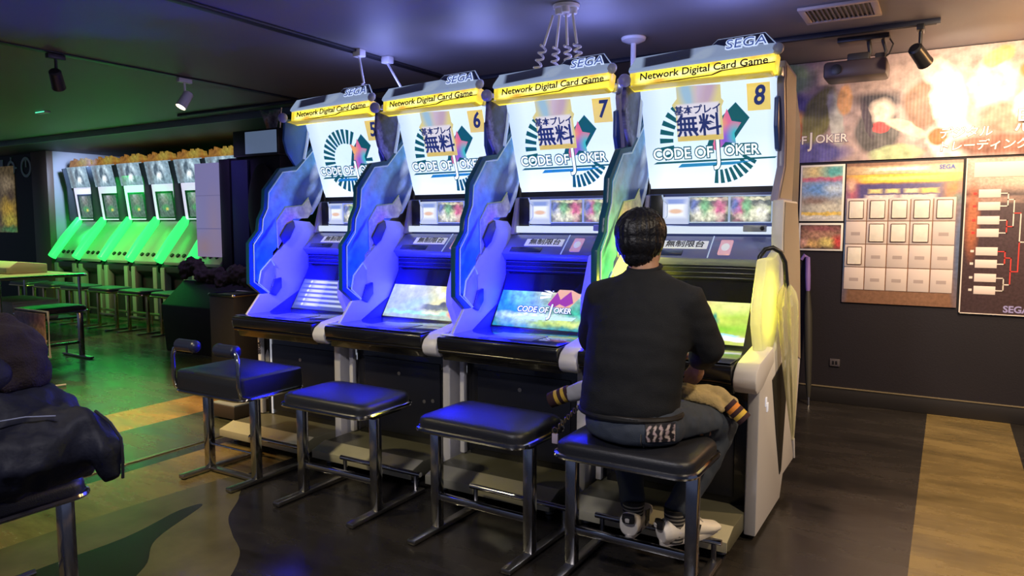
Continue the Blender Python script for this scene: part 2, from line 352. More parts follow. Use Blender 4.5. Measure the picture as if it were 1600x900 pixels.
def translucent(name, color, amt):
    m = mat(name, color, .4); nt = m.node_tree; b = nt.nodes['Principled BSDF']; out = nt.nodes['Material Output']
    t = nt.nodes.new('ShaderNodeBsdfTranslucent'); t.inputs['Color'].default_value = (*color, 1)
    x = nt.nodes.new('ShaderNodeMixShader'); x.inputs[0].default_value = amt
    nt.links.new(b.outputs[0], x.inputs[1]); nt.links.new(t.outputs[0], x.inputs[2]); nt.links.new(x.outputs[0], out.inputs['Surface']); return m
wing_m = translucent('translucent_white_wing', (.82, .82, .80), .6)
SCREENS = {
 5: paint('list_screen', (.08, .11, .30), [(.02, .26-.034*i, .25, .008, 0, (.55, .62, .78), .4, 'r') for i in range(8)]+[(-.17+.0, .26-.034*i, .05, .010, 0, (.85, .88, .95), .5, 'r') for i in range(8)]+[(-.25, .26-.034*i, .010, .010, 0, (.9, .95, 1), .4) for i in range(8)], emit=.8),
 6: paint('map_screen', (.40, .50, .42), [(.08, .20, .12, .09, 10, (.80, .72, .28), .6), (.05, .12, .10, .07, 0, (.88, .82, .40), .7), (-.15, .2, .12, .08, 0, (.55, .62, .62), .7), (.06, .15, .03, .02, 0, (.95, .95, .85), .5), (.02, .19, .02, .03, 0, (.85, .9, .85), .5), (-.12, .08, .12, .03, 20, (.42, .62, .55), .7), (-.2, .22, .035, .025, 0, (.75, .85, .85), .4), (.05, .065, .1, .016, 0, (.18, .22, .20), .2, 'r'), (.09, .085, .03, .02, 0, (.08, .10, .15), .3), (-.05, .025, .25, .012, 0, (.35, .75, .60), .3, 'r'), (.03, .03, .06, .009, 0, (.9, .9, .7), .3, 'r'), (.18, .03, .04, .02, 0, (.85, .3, .2), .4)], emit=1.0, warp=.05, wscale=14, grain=.25, gscale=25),
 7: paint('title_screen', (.02, .22, .30), [(-.14, .12, .12, .13, 0, (.03, .30, .42), .8), (.05, .2, .17, .10, 0, (.45, .60, .50), .8), (.03, .26, .10, .05, 0, (.80, .68, .40), .8), (.18, .08, .1, .06, 0, (.05, .45, .30), .8), (-.05, .03, .2, .03, 0, (.35, .55, .10), .6), (-.1, .06, .2, .02, 0, (.65, .85, .85), .6), (-.2, .2, .06, .06, 0, (.2, .6, .65), .7), (.12, .03, .1, .02, 0, (.6, .75, .2), .5)], emit=1.0, warp=.06, wscale=16, grain=.45, gscale=30),
 8: paint('game_screen', (.40, .46, .10), [(.0, .25, .35, .06, 0, (.55, .62, .50), .7), (.0, .20, .2, .04, -10, (.62, .50, .16), .8), (.14, .14, .18, .05, 12, (.30, .50, .06), .7), (.2, .19, .14, .035, 8, (.60, .62, .22), .7), (.0, .10, .14, .05, -6, (.60, .62, .12), .7), (.1, .06, .2, .025, 4, (.20, .45, .04), .7), (.08, .10, .028, .02, 0, (.03, .22, .14), .5), (.085, .125, .010, .022, 0, (.05, .25, .18), .5), (-.02, .19, .02, .02, 0, (.75, .25, .3), .4), (.1, .022, .11, .015, 0, (.72, .50, .45), .3, 'r'), (.16, .03, .05, .010, 0, (.30, .60, .65), .3, 'r'), (.2, .018, .05, .012, 0, (.82, .82, .78), .3, 'r'), (.02, .02, .04, .012, 0, (.2, .3, .2), .3, 'r')], emit=1.35, warp=.03, wscale=12, grain=.15, gscale=30),
}
def ring_fan(cx, cy, r0, r1, a0, a1, n, duty=.55, depth=.003):
    mb = MB(); st = (a1-a0)/n
    for i in range(n):
        a = math.radians(a0+st*i); b = math.radians(a0+st*(i+duty))
        q = [(cx+r0*math.cos(a), cy+r0*math.sin(a)), (cx+r1*math.cos(a), cy+r1*math.sin(a)), (cx+r1*math.cos(b), cy+r1*math.sin(b)), (cx+r0*math.cos(b), cy+r0*math.sin(b))]
        mb.prism(q, 0, depth, 'z')
    return mb
def outline_logo(parent, scale, ox, oy, z, dark, light, bold=.0022):
    """CODE OF JOKER lettering: a dark spread copy behind a pale copy"""
    for (s, sz, x, y, xs) in (('CODE OF', .078, -.130, 0, .92), ('J', .165, .052, .0, .8), ('OKER', .072, .165, .004, .90)):
        text('logo_outline', s, sz*scale, dark, parent, (ox+x*scale, oy+y*scale, z), bold=bold*3.0*scale, depth=.002, xs=xs)
        text('logo_lettering', s, sz*scale, light, parent, (ox+x*scale, oy+y*scale, z+.002), bold=bold*.35*scale, depth=.002, xs=xs)

LABELS = {
 5: 'arcade cabinet with number 5 plate and a list screen, no promo card on its billboard',
 6: 'blue-lit arcade cabinet with number 6 plate and a pale yellow-green map on its screen',
 7: 'blue-lit arcade cabinet with number 7 plate and a logo title on its screen',
 8: 'arcade cabinet with number 8 plate and yellow side wing, where the person in black plays'}
def make_cabinet(i):
    T = thing('arcade_cabinet', LABELS[i], 'arcade machine', (-1.035+.8*(i-8), 3.0, 0), group='arcade cabinets in the front row')
    P = lambda n, mb, m, **k: obj(n, mb, m, T, **k)
    P('plinth', MB().prism(yz([(2.82, .05), (2.85, .035), (4.0, .035), (4.0, .115), (2.92, .115), (2.82, .085)]), -.375, .335, bev=.006), plinth_m)
    P('plinth_edge', MB().prism(yz([(2.813, .045), (2.813, .088), (2.915, .1195), (2.918, .116), (2.82, .084), (2.82, .045)]), -.374, .334, bev=.001), plinth_e)
    for sx in (-.32, .29):
        for sy in (-.1, .9): P('foot', MB().lathe([(.018, 0), (.022, .004), (.022, .012), (.01, .014), (.01, .04)], 12, (sx, sy, 0)), steel)
    lc = P('lower_cabinet', MB().prism(yz([(3.16, .11), (4.05, .11), (4.05, 1.15), (3.58, 1.15), (3.36, .70), (3.16, .66)]), -.335, .333, bev=.005), black_sat)
    for (lx, lz) in ((.16, .36), (.22, .37), (.19, .27), (-.02, .50), (-.2, .30)):
        obj('lock', MB().prism([(math.cos(a)*.011+lx, math.sin(a)*.011+lz) for a in [k*PI/5 for k in range(10)]], .150, .162, 'y'), steel, lc)
    obj('access_panel', MB().box((-.28, .152, .15), (.27, .162, .58), .003), grille_m, lc)
    P('rear_case', MB().prism(yz([(3.70, 1.10), (4.10, 1.10), (4.10, 1.85), (3.95, 2.02), (3.60, 2.10), (3.72, 1.6)]), -.36, .34, bev=.006), dark_gr)
    # right side panel: white lower half with an arm under the console, black inset, outer column
    sp = P('side_panel', MB().prism(yz([(3.085, .02), (3.60, .02), (3.66, .12), (3.93, .12), (4.05, .62), (3.93, 1.19), (3.81, 1.46), (3.47, 1.46), (3.46, 1.30), (3.50, .95), (3.40, .79), (3.22, .74), (3.02, .72), (2.99, .69), (3.01, .665), (3.09, .645)]), .335, .385, bev=.006), [white_pl if i != 8 else white_pl])
    obj('outer_skin', MB().prism(yz([(3.62, .76), (4.03, .64), (3.91, 1.19), (3.79, 1.45), (3.49, 1.45), (3.48, 1.30), (3.53, .95)]), .386, .389), side_warm, sp)
    up = P('upper_column', MB().prism(yz([(3.47, 1.455), (3.83, 1.455), (3.86, 1.75), (3.84, 2.08), (3.56, 2.10), (3.54, 2.0), (3.60, 1.75), (3.60, 1.62), (3.52, 1.52)]), .322, .356, bev=.005), lav_pl)
    obj('column_skin', MB().prism(yz([(3.51, 1.47), (3.81, 1.47), (3.84, 1.75), (3.82, 2.06), (3.58, 2.08), (3.57, 2.0), (3.63, 1.75), (3.63, 1.62), (3.56, 1.53)]), .3565, .359), side_warm, up)
    obj('side_inset', MB().prism(yz([(3.33, .655), (3.70, .735), (3.69, .60), (3.60, .16), (3.565, .15), (3.45, .38)]), .384, .388), inset_m, sp)
    for k in range(2): obj('side_marking', MB().box((.386, .2+.03*k, .56-.03*k), (.3885, .225+.03*k, .60-.03*k), .001), plate_w, sp)
    obj('rating_label', MB().box((.388, .56, .66), (.3895, .62, .70), .0005), plate_w, sp)
    # faceted elbow of the arm
    P('arm_elbow', MB().prism(yz([(2.945, .715), (2.965, .752), (3.02, .782), (3.28, .815), (3.30, .74), (3.08, .665), (2.985, .658), (2.955, .68)]), .304, .400, bev=.011), white_pl)
    P('edge_strip', MB().box((-.378, .125, .12), (-.350, .155, .64), .004), white_pl)
    if i == 5:
        P('vertical_strip', MB().box((-.30, .155, .12), (-.285, .165, .64), .002), plate_w)
        P('side_hexagon', MB().prism([(-.345, .50), (-.325, .54), (-.31, .50), (-.31, .40), (-.325, .36), (-.345, .40)], .153, .162, 'y', bev=.003), mat('hexagon_grey', (.25, .25, .28), .4))
        text('strip_lettering', 'SEGA', .035, black_ink, T, (-.364, .1235, .55), (PI/2, -PI/2, 0), bold=.0008, depth=.002)
    # right wing above the console
    wing = MB().prism(yz([(3.22, 1.20), (3.135, 1.0), (3.13, .92), (3.20, .785), (3.58, .785), (3.64, 1.30), (3.52, 1.235), (3.40, 1.20)]), .325, .372, bev=.012)
    w = P('side_wing', wing, wing_m)
    if i == 8: w['label'] = 'wing glowing yellow, with a clear umbrella hooked over it'
    # console
    cs = P('console', MB().prism(yz([(2.945, .757), (2.95, .772), (3.10, .778), (3.40, .778), (3.40, .66), (3.10, .64), (3.0, .645), (2.985, .69), (2.95, .71)]), -.395, .300, bev=.006), black_sat)
    obj('console_top', MB().prism([(-.388, -.035), (.292, -.035), (.292, .37), (-.34, .37), (-.388, .1)], .7785, .7815, 'z', bev=.001), mat('console_gloss', (.05, .06, .12), .15, coat=.6), cs)
    obj('console_rail', MB().tube([(-.39, -.035, .698), (.298, -.035, .698)], .012, 10), mat('dark_rail', (.10, .09, .08), .2, 1), cs)
    obj('card_tray', MB().box((-.15, .02, .782), (.12, .20, .7845), .001), mat('tray_grey', (.18, .19, .26), .3), cs)
    if i == 5: obj('console_end_cap', MB().tube([(-.412, .07, .765), (-.425, .02, .76), (-.428, -.02, .735), (-.418, -.02, .70), (-.405, .03, .665)], .008, 8), steel, cs)
    # touch screen
    bz = P('screen_bezel', MB().box((-.36, -.035, -.05), (.335, .335, -.004), .006), black_pl, loc=(0, .38, .80), rot=(SCR, 0, 0))
    obj('touch_screen', MB().box((-.330, -.012, -.003), (.245, .29, .002), .001), SCREENS[i], bz)
    text('maker_badge', 'SEGA', .022, plate_w, bz, (0, .313, -.002), bold=.0008, depth=.002)
    if i == 7:
        obj('screen_sunburst', ring_fan(.03, .19, .045, .11, 20, 200, 12, depth=.001), wht_e, bz, loc=(0, 0, .0022))
        obj('screen_card', MB().prism([(.04, .255), (.17, .20), (.10, .10), (-.02, .14)], .0034, .0044, 'z'), mat('screen_card', (.3, .12, .1), .4, emit=.9, ecol=(.72, .42, .16)), bz)
        obj('screen_emblem', MB().prism([(-.02, .13), (.02, .21), (.05, .165), (.10, .22), (.13, .15), (.09, .125), (.05, .14), (.02, .115)], .0046, .0056, 'z'), mat('screen_emblem', (.1, .02, .08), .4, emit=.6, ecol=(.45, .06, .35)), bz)
        outline_logo(bz, .62, -.02, .095, .006, mat('scr_dark', (0, .02, .03), .4, emit=.3, ecol=(.0, .06, .09)), wht_e)
        obj('screen_ribbon', MB().prism([(-.2, .035), (.15, .045), (.17, .065), (-.18, .055)], .003, .004, 'z'), mat('scr_rib', (.3, .5, .4), .4, emit=.8, ecol=(.6, .85, .75)), bz)
    # black slatted band between screen and card panel
    g = P('grille', MB().box((-.345, .545, 1.055), (.335, .60, 1.185), .004), grille_m)
    for k in range(4): obj('grille_slat', MB().box((-.335, .532, 1.085+.024*k), (.33, .548, 1.091+.024*k), .002), mat('slat_edge', (.06, .065, .10), .25), g)
    obj('grille_lip', MB().box((-.34, .528, 1.176), (.335, .56, 1.188), .003), mat('lip_silver', (.55, .58, .72), .2, .6), g)
    # sloping card-slot panel
    sl = P('card_slot_panel', MB().box((-.345, -.003, -.05), (.338, .158, 0), .004), slot_m, loc=(0, .50, 1.185), rot=(SLR, 0, 0))
    obj('notice_plate', MB().box((-.225, .062, 0), (.015, .118, .005), .002), plate_w, sl)
    text('notice_lettering', '無制限台', .05, black_ink, sl, (-.10, .09, .0062), bold=.0006, depth=.0012)
    obj('slot_divider', MB().box((.012+.017, .0, 0), (.018+.017, .156, .004), .001), edge_glow, sl)
    obj('card_icon', MB().box((.075, .022, 0), (.135, .125, .004), .006), pink_m, sl)
    obj('card_icon_centre', MB().prism([(.105+.02*math.cos(a), .075+.026*math.sin(a)) for a in [k*PI/6 for k in range(12)]], .004, .006, 'z'), plate_w, sl)
    obj('lower_strip', MB().box((-.30, .012, 0), (-.10, .05, .003), .001), navy_pl, sl)
    # monitor recess
    mh = P('monitor_housing', MB().box((-.345, .665, 1.285), (.338, .70, 1.505), .003), mat('housing_blue', (.08, .10, .26), .3))
    obj('housing_side', MB().prism([(.60, 1.29), (.68, 1.29), (.72, 1.50), (.66, 1.50)], -.35, -.325, bev=.003), lav_pl, mh)
    obj('housing_recess', MB().box((-.32, .655, 1.335), (-.245, .667, 1.50), .004), black_pl, mh)
    obj('card_dispenser', MB().box((-.07, -.07, -.006), (.07, .07, .006), .006), mon_white, mh, loc=(-.18, .655, 1.42), rot=(PI/2, 0, 0))
    obj('dispenser_bracket', MB().tube([(-.255, .652, 1.50), (-.245, .652, 1.47), (-.225, .652, 1.455), (-.225, .652, 1.39), (-.25, .652, 1.36), (-.25, .652, 1.34), (-.11, .652, 1.335)], .004, 8), edge_glow, mh)
    for k, (a, b) in enumerate(((-.105, .085), (.108, .284))):
        sc = obj('card_screen', MB().box((-.098, -.062, -.004), (.098, .062, .003), .002), card_screens[k], mh, loc=((a+b)/2, .655, 1.423), rot=(PI/2, 0, 0))
        fr = MB()
        for q in ((-.104, -.068, .104, -.062), (-.104, .062, .104, .068), (-.104, -.062, -.098, .062), (.098, -.062, .104, .062)): fr.box((q[0], q[1], -.004), (q[2], q[3], .008), .001)
        obj('card_screen_frame', fr, edge_glow, sc)
    dl = obj('side_decal', MB().box((.292, .652, 1.375), (.334, .666, 1.485), .002), mat('decal_dark', (.04, .05, .10), .3), mh)
    for k in range(4): obj('decal_stripe', MB().box((.295, .649, 1.44+.011*k), (.331, .653, 1.446+.011*k)), plate_w, mh)
    text('decal_lettering', 'SEGA', .014, plate_w, mh, (.313, .650, 1.405), (PI/2, 0, 0), bold=.0004, depth=.001)
    obj('lit_shelf', MB().box((-.33, .63, 1.300), (.335, .664, 1.338), .004), shelf_glow, mh)
    obj('shelf_camera', MB().box((.17, .615, 1.312), (.28, .64, 1.345), .004).m(1).ball((.262, .614, 1.329), .011, 12, 8), [mat('cam_grey', (.35, .38, .5), .3), black_pl], mh)
    # billboard
    bb = P('billboard', MB().box((-.348, -.005, -.03), (.328, .565, 0), .006), bb_m, loc=(0, .73, 1.5), rot=(BBR, 0, 0))
    obj('billboard_lip', MB().box((-.348, -.02, -.03), (.338, -.004, .012), .004), mat('lip_blue', (.10, .14, .40), .25), bb)
    (obj('sunburst', ring_fan(-.03, .285, .165, .235, 105, 210, 9, .55), ink, bb, loc=(0, 0, .001)), obj('sunburst', ring_fan(.03, .27, .14, .21, 262, 335, 8, .6), ink, bb, loc=(0, 0, .001))) if i != 5 else obj('sunburst', ring_fan(-.04, .285, .12, .215, 60, 370, 26, .55), ink, bb, loc=(0, 0, .001))
    obj('card_emblem', MB().prism([(.128, .458), (.19, .38), (.088, .245), (-.03, .24), (.02, .36)], .004, .006, 'z'), ink, bb)
    obj('emblem_figure', MB().prism([(.0, .24), (.03, .33), (.015, .40), (.06, .375), (.085, .43), (.105, .37), (.15, .36), (.115, .31), (.12, .26), (.07, .27), (.03, .225)], .006, .008, 'z'), paint('emblem_pink', (.75, .16, .34), [(.03, .35, .04, .05, 0, (.9, .42, .15), .6), (.08, .28, .04, .05, 0, (.25, .12, .7), .6), (.12, .3, .03, .05, 0, (.05, .5, .6), .6)], emit=.8), bb)
    outline_logo(bb, 1.0, -.02 if i != 5 else -.03, .222, .009, ink, wht_e)
    obj('logo_underline', MB().prism([(-.31, .172), (.30, .178), (.31, .186), (-.29, .183)], .004, .007, 'z'), ink, bb)
    obj('logo_underline', MB().prism([(-.18, .150), (.10, .155), (.20, .17), (-.16, .168)], .004, .007, 'z'), mat('blue_ink', (.02, .2, .5), .5, emit=.5, ecol=(.02, .30, .62)), bb)
    np_ = obj('number_plate', MB().box((-.053, -.064, 0), (.053, .064, .004), .001), numb_m, bb, loc=(.236, .475, .002))
    # the digit is a sibling part so the nesting stays shallow
    text('number', str(i), .125, ink_navy, bb, (.236, .478, .0075), bold=.003, depth=.003, shear=.18, xs=.82)
    if i != 5:
        obj('promo_card', MB().prism([(-.112, -.14), (.118, -.14), (.118, .02), (.13, .045), (.118, .06), (.118, .125), (-.10, .135), (-.10, .075), (-.128, .045), (-.112, .02)], 0, .003, 'z'), promo_m, bb, loc=(-.055, .425, .011))
        text('promo_lettering', '基本プレイ', .047, ink_navy, bb, (-.055, .437, .0155), bold=.0012, depth=.002)
        text('promo_lettering_large', '無料', .115, ink_navy, bb, (-.055, .355, .0155), bold=.0022, depth=.002, xs=1.0)
    # inner cheeks beside the billboard
    ck = yz([(3.38, 2.04), (3.365, 1.90), (3.39, 1.82), (3.46, 1.735), (3.53, 1.79), (3.56, 1.90), (3.60, 2.05)])
    P('side_cheek', MB().prism(ck, -.37, -.350, bev=.004), cheek_m if i != 5 else cheek_blue)
    P('cheek_edge', MB().tube([(-.346, .53, 1.79), (-.346, .56, 1.90), (-.346, .585, 2.03)], .010, 8), edge_glow)
    P('cheek_band', MB().prism(yz([(3.53, 1.93), (3.53, 1.80), (3.57, 1.70), (3.60, 1.69), (3.58, 1.95)]), .316, .336, bev=.003), mat('cheek_band_blue', (.06, .12, .45), .35))
    P('corner_knob', MB().ball((-.352, .36, 2.045), .032, 14, 10), mat('knob_lavender', (.42, .40, .75), .3))
    P('corner_bracket', MB().prism(yz([(3.50, 2.02), (3.60, 2.02), (3.62, 2.07), (3.52, 2.07)]), .315, .352, bev=.008), mat('bracket_silver', (.6, .64, .8), .25, .5))
    # yellow light box and header
    hb = P('header_sign', MB().prism([(-.352, -.042), (.338, -.042), (.346, .04), (-.36, .04)], -.06, .0, 'z', bev=.006), sign_m, loc=(0, .435, 2.068), rot=(PI/2-.22, -.026, 0))
    text('header_lettering', 'Network Digital Card Game', .049, black_ink, hb, (0.0, .008, .0012), bold=.0008, depth=.002, xs=1.07)
    obj('header_rule', MB().prism([(-.35, -.030), (.05, -.026), (.09, -.012), (.335, -.004), (.335, -.008), (.10, -.017), (.055, -.031), (-.35, -.035)], 0, .002, 'z'), mat('brown_ink', (.25, .10, .02), .5), hb)
    P('header_lip', MB().prism([(.385, 2.018), (.46, 2.01), (.53, 2.03), (.50, 2.06)], -.345, .325, bev=.004), mat('gold_lip', (.55, .42, .06), .3, emit=.3, ecol=(.9, .65, .05)))
    ht = P('header_trim', MB().prism([(-.362, 0), (.345, 0), (.356, .025), (.34, .045), (.10, .072), (.06, .088), (-.335, .082), (-.362, .02)], -.03, .0, 'z', bev=.003), trim_m, loc=(0, .43, 2.11), rot=(PI/2-.5, -.026, 0))
    lb = obj('header_board', MB().prism([(.05, .06), (.340, .035), (.275, .125), (.06, .125), (.03, .09)], -.024, -.012, 'z', bev=.002), logo_board, ht)
    obj('header_board_edge', MB().tube([(.03, .088, -.018), (.06, .126, -.018), (.275, .126, -.018), (.343, .035, -.018)], .005, 8), edge_glow, ht)
    obj('header_light_strip', MB().tube([(-.345, .084, -.012), (.05, .089, -.012)], .005, 8), edge_glow, ht)
    text('maker_name_outline', 'SEGA', .075, mat('sega_pale', (.6, .72, 1), .3, emit=.7, ecol=(.62, .74, 1)), ht, (.200, .070, .001), bold=.0045, depth=.004, xs=1.05)
    text('maker_name', 'SEGA', .075, mat('sega_blue', (.06, .12, .45), .3, emit=.3, ecol=(.10, .18, .55)), ht, (.200, .070, .004), bold=-.0006, depth=.003, xs=1.05)
    obj('header_end_cap', MB().ball((.342, .02, -.012), (.026, .03, .022), 14, 8), mat('cap_lavender', (.62, .66, .85), .3), ht)
    # left partition fin
    OUT = [(3.17, .88), (3.055, .97), (3.06, 1.23), (3.135, 1.31), (3.145, 1.38), (3.185, 1.45), (3.195, 1.57), (3.325, 1.715), (3.46, 1.738), (3.645, 1.91), (3.655, 1.81), (3.70, 1.74), (3.73, 1.66), (3.68, 1.52), (3.60, 1.42), (3.50, 1.39), (3.38, 1.33), (3.30, 1.22), (3.22, 1.15), (3.20, 1.02), (3.24, .93)]
    pf = P('side_fin', MB().prism(yz(OUT), -.385, -.352, bev=.006), part_edge)
    c = Vector((.40, 1.40)); inn = []
    for (y, z) in yz(OUT):
        v = Vector((y, z)); t = .93; inn.append(((v-c)*t+c)[:])
    obj('fin_art', MB().prism([(y+.012, z) for y, z in inn], -.353, -.3485), part_art, pf)
    ol = [(.205, .90), (.09, .98), (.095, 1.22), (.165, 1.30), (.175, 1.38), (.215, 1.45), (.225, 1.55), (.345, 1.69), (.46, 1.705), (.63, 1.865)]
    obj('fin_outline', MB().tube([(-.348, y, z) for y, z in ol], .0035, 6), part_line, pf)
    cr = yz([(3.285, 1.19), (3.28, 1.37), (3.355, 1.46), (3.50, 1.475), (3.56, 1.53), (3.60, 1.44), (3.55, 1.39), (3.42, 1.385), (3.38, 1.32)])
    obj('fin_picture', MB().prism(cr, -.3495, -.346), fin_cream, pf)
    obj('fin_picture_edge', MB().tube([(-.345, y, z) for y, z in cr[:5]], .004, 6), mat('lime_edge', (.62, .72, .35), .4), pf)
    hx = yz([(3.20, .905), (3.12, .97), (3.14, 1.05), (3.22, 1.12), (3.25, 1.08), (3.25, .98)])
    obj('fin_hexagon', MB().prism(hx, -.3495, -.343, bev=.001), fin_green, pf)
    obj('fin_hexagon_edge', MB().tube([(-.343, y, z) for y, z in (hx[4], hx[3], hx[2], hx[1], hx[0])], .005, 6), part_line, pf)
    obj('fin_handle', MB().prism(yz([(3.33, 1.22), (3.30, 1.27), (3.36, 1.35), (3.42, 1.37), (3.43, 1.33), (3.38, 1.25)]), -.351, -.335, bev=.004), mat('handle_slate', (.05, .06, .09), .35), pf)
    obj('fin_knuckle', MB().prism(yz([(3.20, .90), (3.24, .99), (3.30, 1.0), (3.30, .93), (3.25, .88)]), -.351, -.335, bev=.004), mat('handle_slate', (.05, .06, .09), .35), pf)
    # inner wall between fin and screen, blue LED light mixed into its colour
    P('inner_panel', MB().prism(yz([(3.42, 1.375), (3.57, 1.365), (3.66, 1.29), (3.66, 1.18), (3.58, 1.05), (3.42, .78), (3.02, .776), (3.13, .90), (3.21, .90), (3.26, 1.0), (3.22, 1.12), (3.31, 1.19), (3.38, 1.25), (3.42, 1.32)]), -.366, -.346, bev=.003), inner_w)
    # lower left side plate with light strips (seen on the end cabinet)
    P('left_side_plate', MB().prism(yz([(3.20, .04), (4.0, .04), (4.0, 1.9), (3.72, 1.9), (3.70, 1.3), (3.45, .9), (3.2, .78)]), -.383, -.340, bev=.004), dark_gr)
    # blue LEDs of the cabinet, under the card panel and at the console
    lc_ = (.0, .0, 1) if i != 8 else (1, .86, .05); e = 1.0 if i != 8 else .32
    lamp('side_led', 'SPOT', (-.02, .33, .98), e*42, lc_, (-.36, .22, .92), .07, 150, .5, T)
    lamp('side_led', 'SPOT', (-.10, .42, 1.04), e*26, lc_, (-.36, .30, .92), .07, 80, .8, T)
    lamp('side_led', 'SPOT', (.20, .36, 1.02), e*45, lc_, (.33, .30, 1.0), .07, 105, .8, T)
    lamp('added_uplight', 'POINT', (0, .95, 2.30), 4.5, (.30, .36, 1), None, .15, parent=T)  # unseen blue lamp added behind the header to brighten the ceiling
    return T
cabs = {i: make_cabinet(i) for i in (5, 6, 7, 8)}
# ------------------------------------------------------------------ remeshed soft bodies
def remesh(mb, voxel, name, smooth_it=4, factor=.5, disp=0, dscale=8, seed=0, dirz=1.0):
    me = mb.mesh(name+'_raw'); o = bpy.data.objects.new('raw', me); COL.objects.link(o)
    r = o.modifiers.new('r', 'REMESH'); r.mode = 'VOXEL'; r.voxel_size = voxel; r.use_smooth_shade = True
    s = o.modifiers.new('s', 'SMOOTH'); s.iterations = smooth_it; s.factor = factor
    out = bpy.data.meshes.new_from_object(o.evaluated_get(bpy.context.evaluated_depsgraph_get())); out.name = name
    bpy.data.objects.remove(o); bpy.data.meshes.remove(me)
    if disp:
        nrm = [v.normal.copy() for v in out.vertices]
        for v, n in zip(out.vertices, nrm):
            p = Vector((v.co.x, v.co.y, v.co.z*dirz))*dscale+Vector((seed, seed, seed))
            v.co += n*disp*(noise.noise(p)+.5*noise.noise(p*2.3))
    out.polygons.foreach_set('use_smooth', [True]*len(out.polygons))
    return out

# ------------------------------------------------------------------ stools
def rrect(hx, hy, r, n=5):
    pts = []
    for cx, cy, a0 in ((hx-r, hy-r, 0), (-hx+r, hy-r, 90), (-hx+r, -hy+r, 180), (hx-r, -hy+r, 270)):
        for k in range(n+1):
            a = math.radians(a0+90*k/n); pts.append((cx+r*math.cos(a), cy+r*math.sin(a)))
    return pts
def cushion_mb(hx, hy, z0, z1, dome, r=.06):
    mb = MB(); rings = [(1.0, z0), (1.0, z0+(z1-z0)*.6), (.985, z1-.004), (.95, z1+.004), (.85, z1+dome*.45), (.6, z1+dome*.8), (.3, z1+dome)]
    base = rrect(hx, hy, r); n = len(base); vs = []; fs = []
    for s, z in rings:
        for x, y in base: vs.append((x*s, y*s, z))
    for i in range(len(rings)-1):
        for j in range(n): fs.append((i*n+j, i*n+(j+1) % n, (i+1)*n+(j+1) % n, (i+1)*n+j))
    fs.append(tuple(range(n))[::-1]); fs.append(tuple((len(rings)-1)*n+j for j in range(n)))
    return mb.add(vs, fs)
def make_stool(label, loc, rz=0, backed=False, group=None, cat='stool'):
    T = thing('arcade_stool' if not backed else 'backrest_stool', label, cat, loc, (0, 0, rz), group)
    hx, hy = (.265, .185); lx = .238 if not backed else .19
    if backed: obj('seat', cushion_mb(hx, .21, .475, .575, .012, .03), leather, T)
    else: obj('seat', cushion_mb(hx, hy, .49, .535, .022), leather, T)
    zr = .488 if not backed else .472; hy2 = hy if not backed else .21
    obj('seat_rim', MB().tube([(x, y, zr) for x, y in rrect(hx+.004, hy2+.004, .062)], .011, 8, close=True), chrome, T)
    obj('seat_plate', MB().box((-lx-.02, -.10, .462), (lx+.02, .10, .486), .004), black_pl, T)
    for sx in (-1, 1):
        obj('leg', MB().box((sx*lx-.022, -.085, .026), (sx*lx+.022, -.045, .464), .004), chrome, T)
        obj('foot_bar', MB().box((sx*lx-.021, -.245, .006), (sx*lx+.021, .275, .026), .004), dull_chrome, T)
        for yy in (-.225, .255): obj('glide', MB().lathe([(.015, 0), (.015, .007)], 12, (sx*lx, yy, 0)), rubber, T)
        obj('footrest_post', MB().tube([(sx*lx, .225, .026), (sx*lx, .225, .10)], .011, 8), chrome, T)
    if not backed: obj('cross_bar', MB().box((-lx+.022, -.078, .148), (lx-.022, -.052, .176), .004), chrome, T)
    else:
        obj('cross_bar', MB().box((-lx+.021, -.085, .008), (lx-.021, -.045, .028), .004), dull_chrome, T)
        obj('tie_rod', MB().tube([(-lx+.02, -.06, .15), (lx-.02, -.06, .15)], .006, 8), chrome, T)
    obj('footrest', MB().tube([(-lx-.03, .225, .11), (lx+.03, .225, .11)], .0125, 10), chrome, T)
    if backed:
        for sx in (-1, 1):
            x = sx*(hx-.004)
            obj('back_hoop', MB().tube([(x, -.15, .47), (x, -.205, .49), (x, -.215, .54), (x, -.215, .66), (x-sx*.012, -.212, .695), (x-sx*.04, -.205, .715), (x-sx*.07, -.20, .715)], .0115, 10), chrome, T)
            pad = MB(); x0 = x-sx*.035; x1 = x-sx*.16
            pad.tube([(x0, -.20, .715), (x1, -.20, .715)], .033, 14); pad.ball((x1, -.20, .715), .034, 14, 10); pad.ball((x0, -.20, .715), (.012, .033, .033), 12, 8)
            obj('back_roll', pad, mat('roll_navy_leather', (.02, .025, .06), .3, spec=.6), T)
    return T
G = 'backless stools of the front row'
make_stool('black backless chrome stool in front of cabinet 6, second stool of the front row', (-2.46, 2.53, 0), 0, group=G)
make_stool('black backless chrome stool standing empty in front of cabinet 7', (-1.635, 2.53, 0), -.03, group=G)
make_stool('black backless chrome stool under the person in the black sweater', (-.975, 2.53, 0), 0, group=G)
make_stool('chrome stool with thick black seat and low padded back rolls before cabinet 5', (-3.235, 2.53, 0), .0, backed=True)
make_stool('chrome stool in the foreground corner, carrying the dark coat and backpack', (-2.52, .98, 0), PI/2)
make_stool('black stool with green light on its seat beside the flyer rack', (-7.55, 3.72, 0), PI/2)

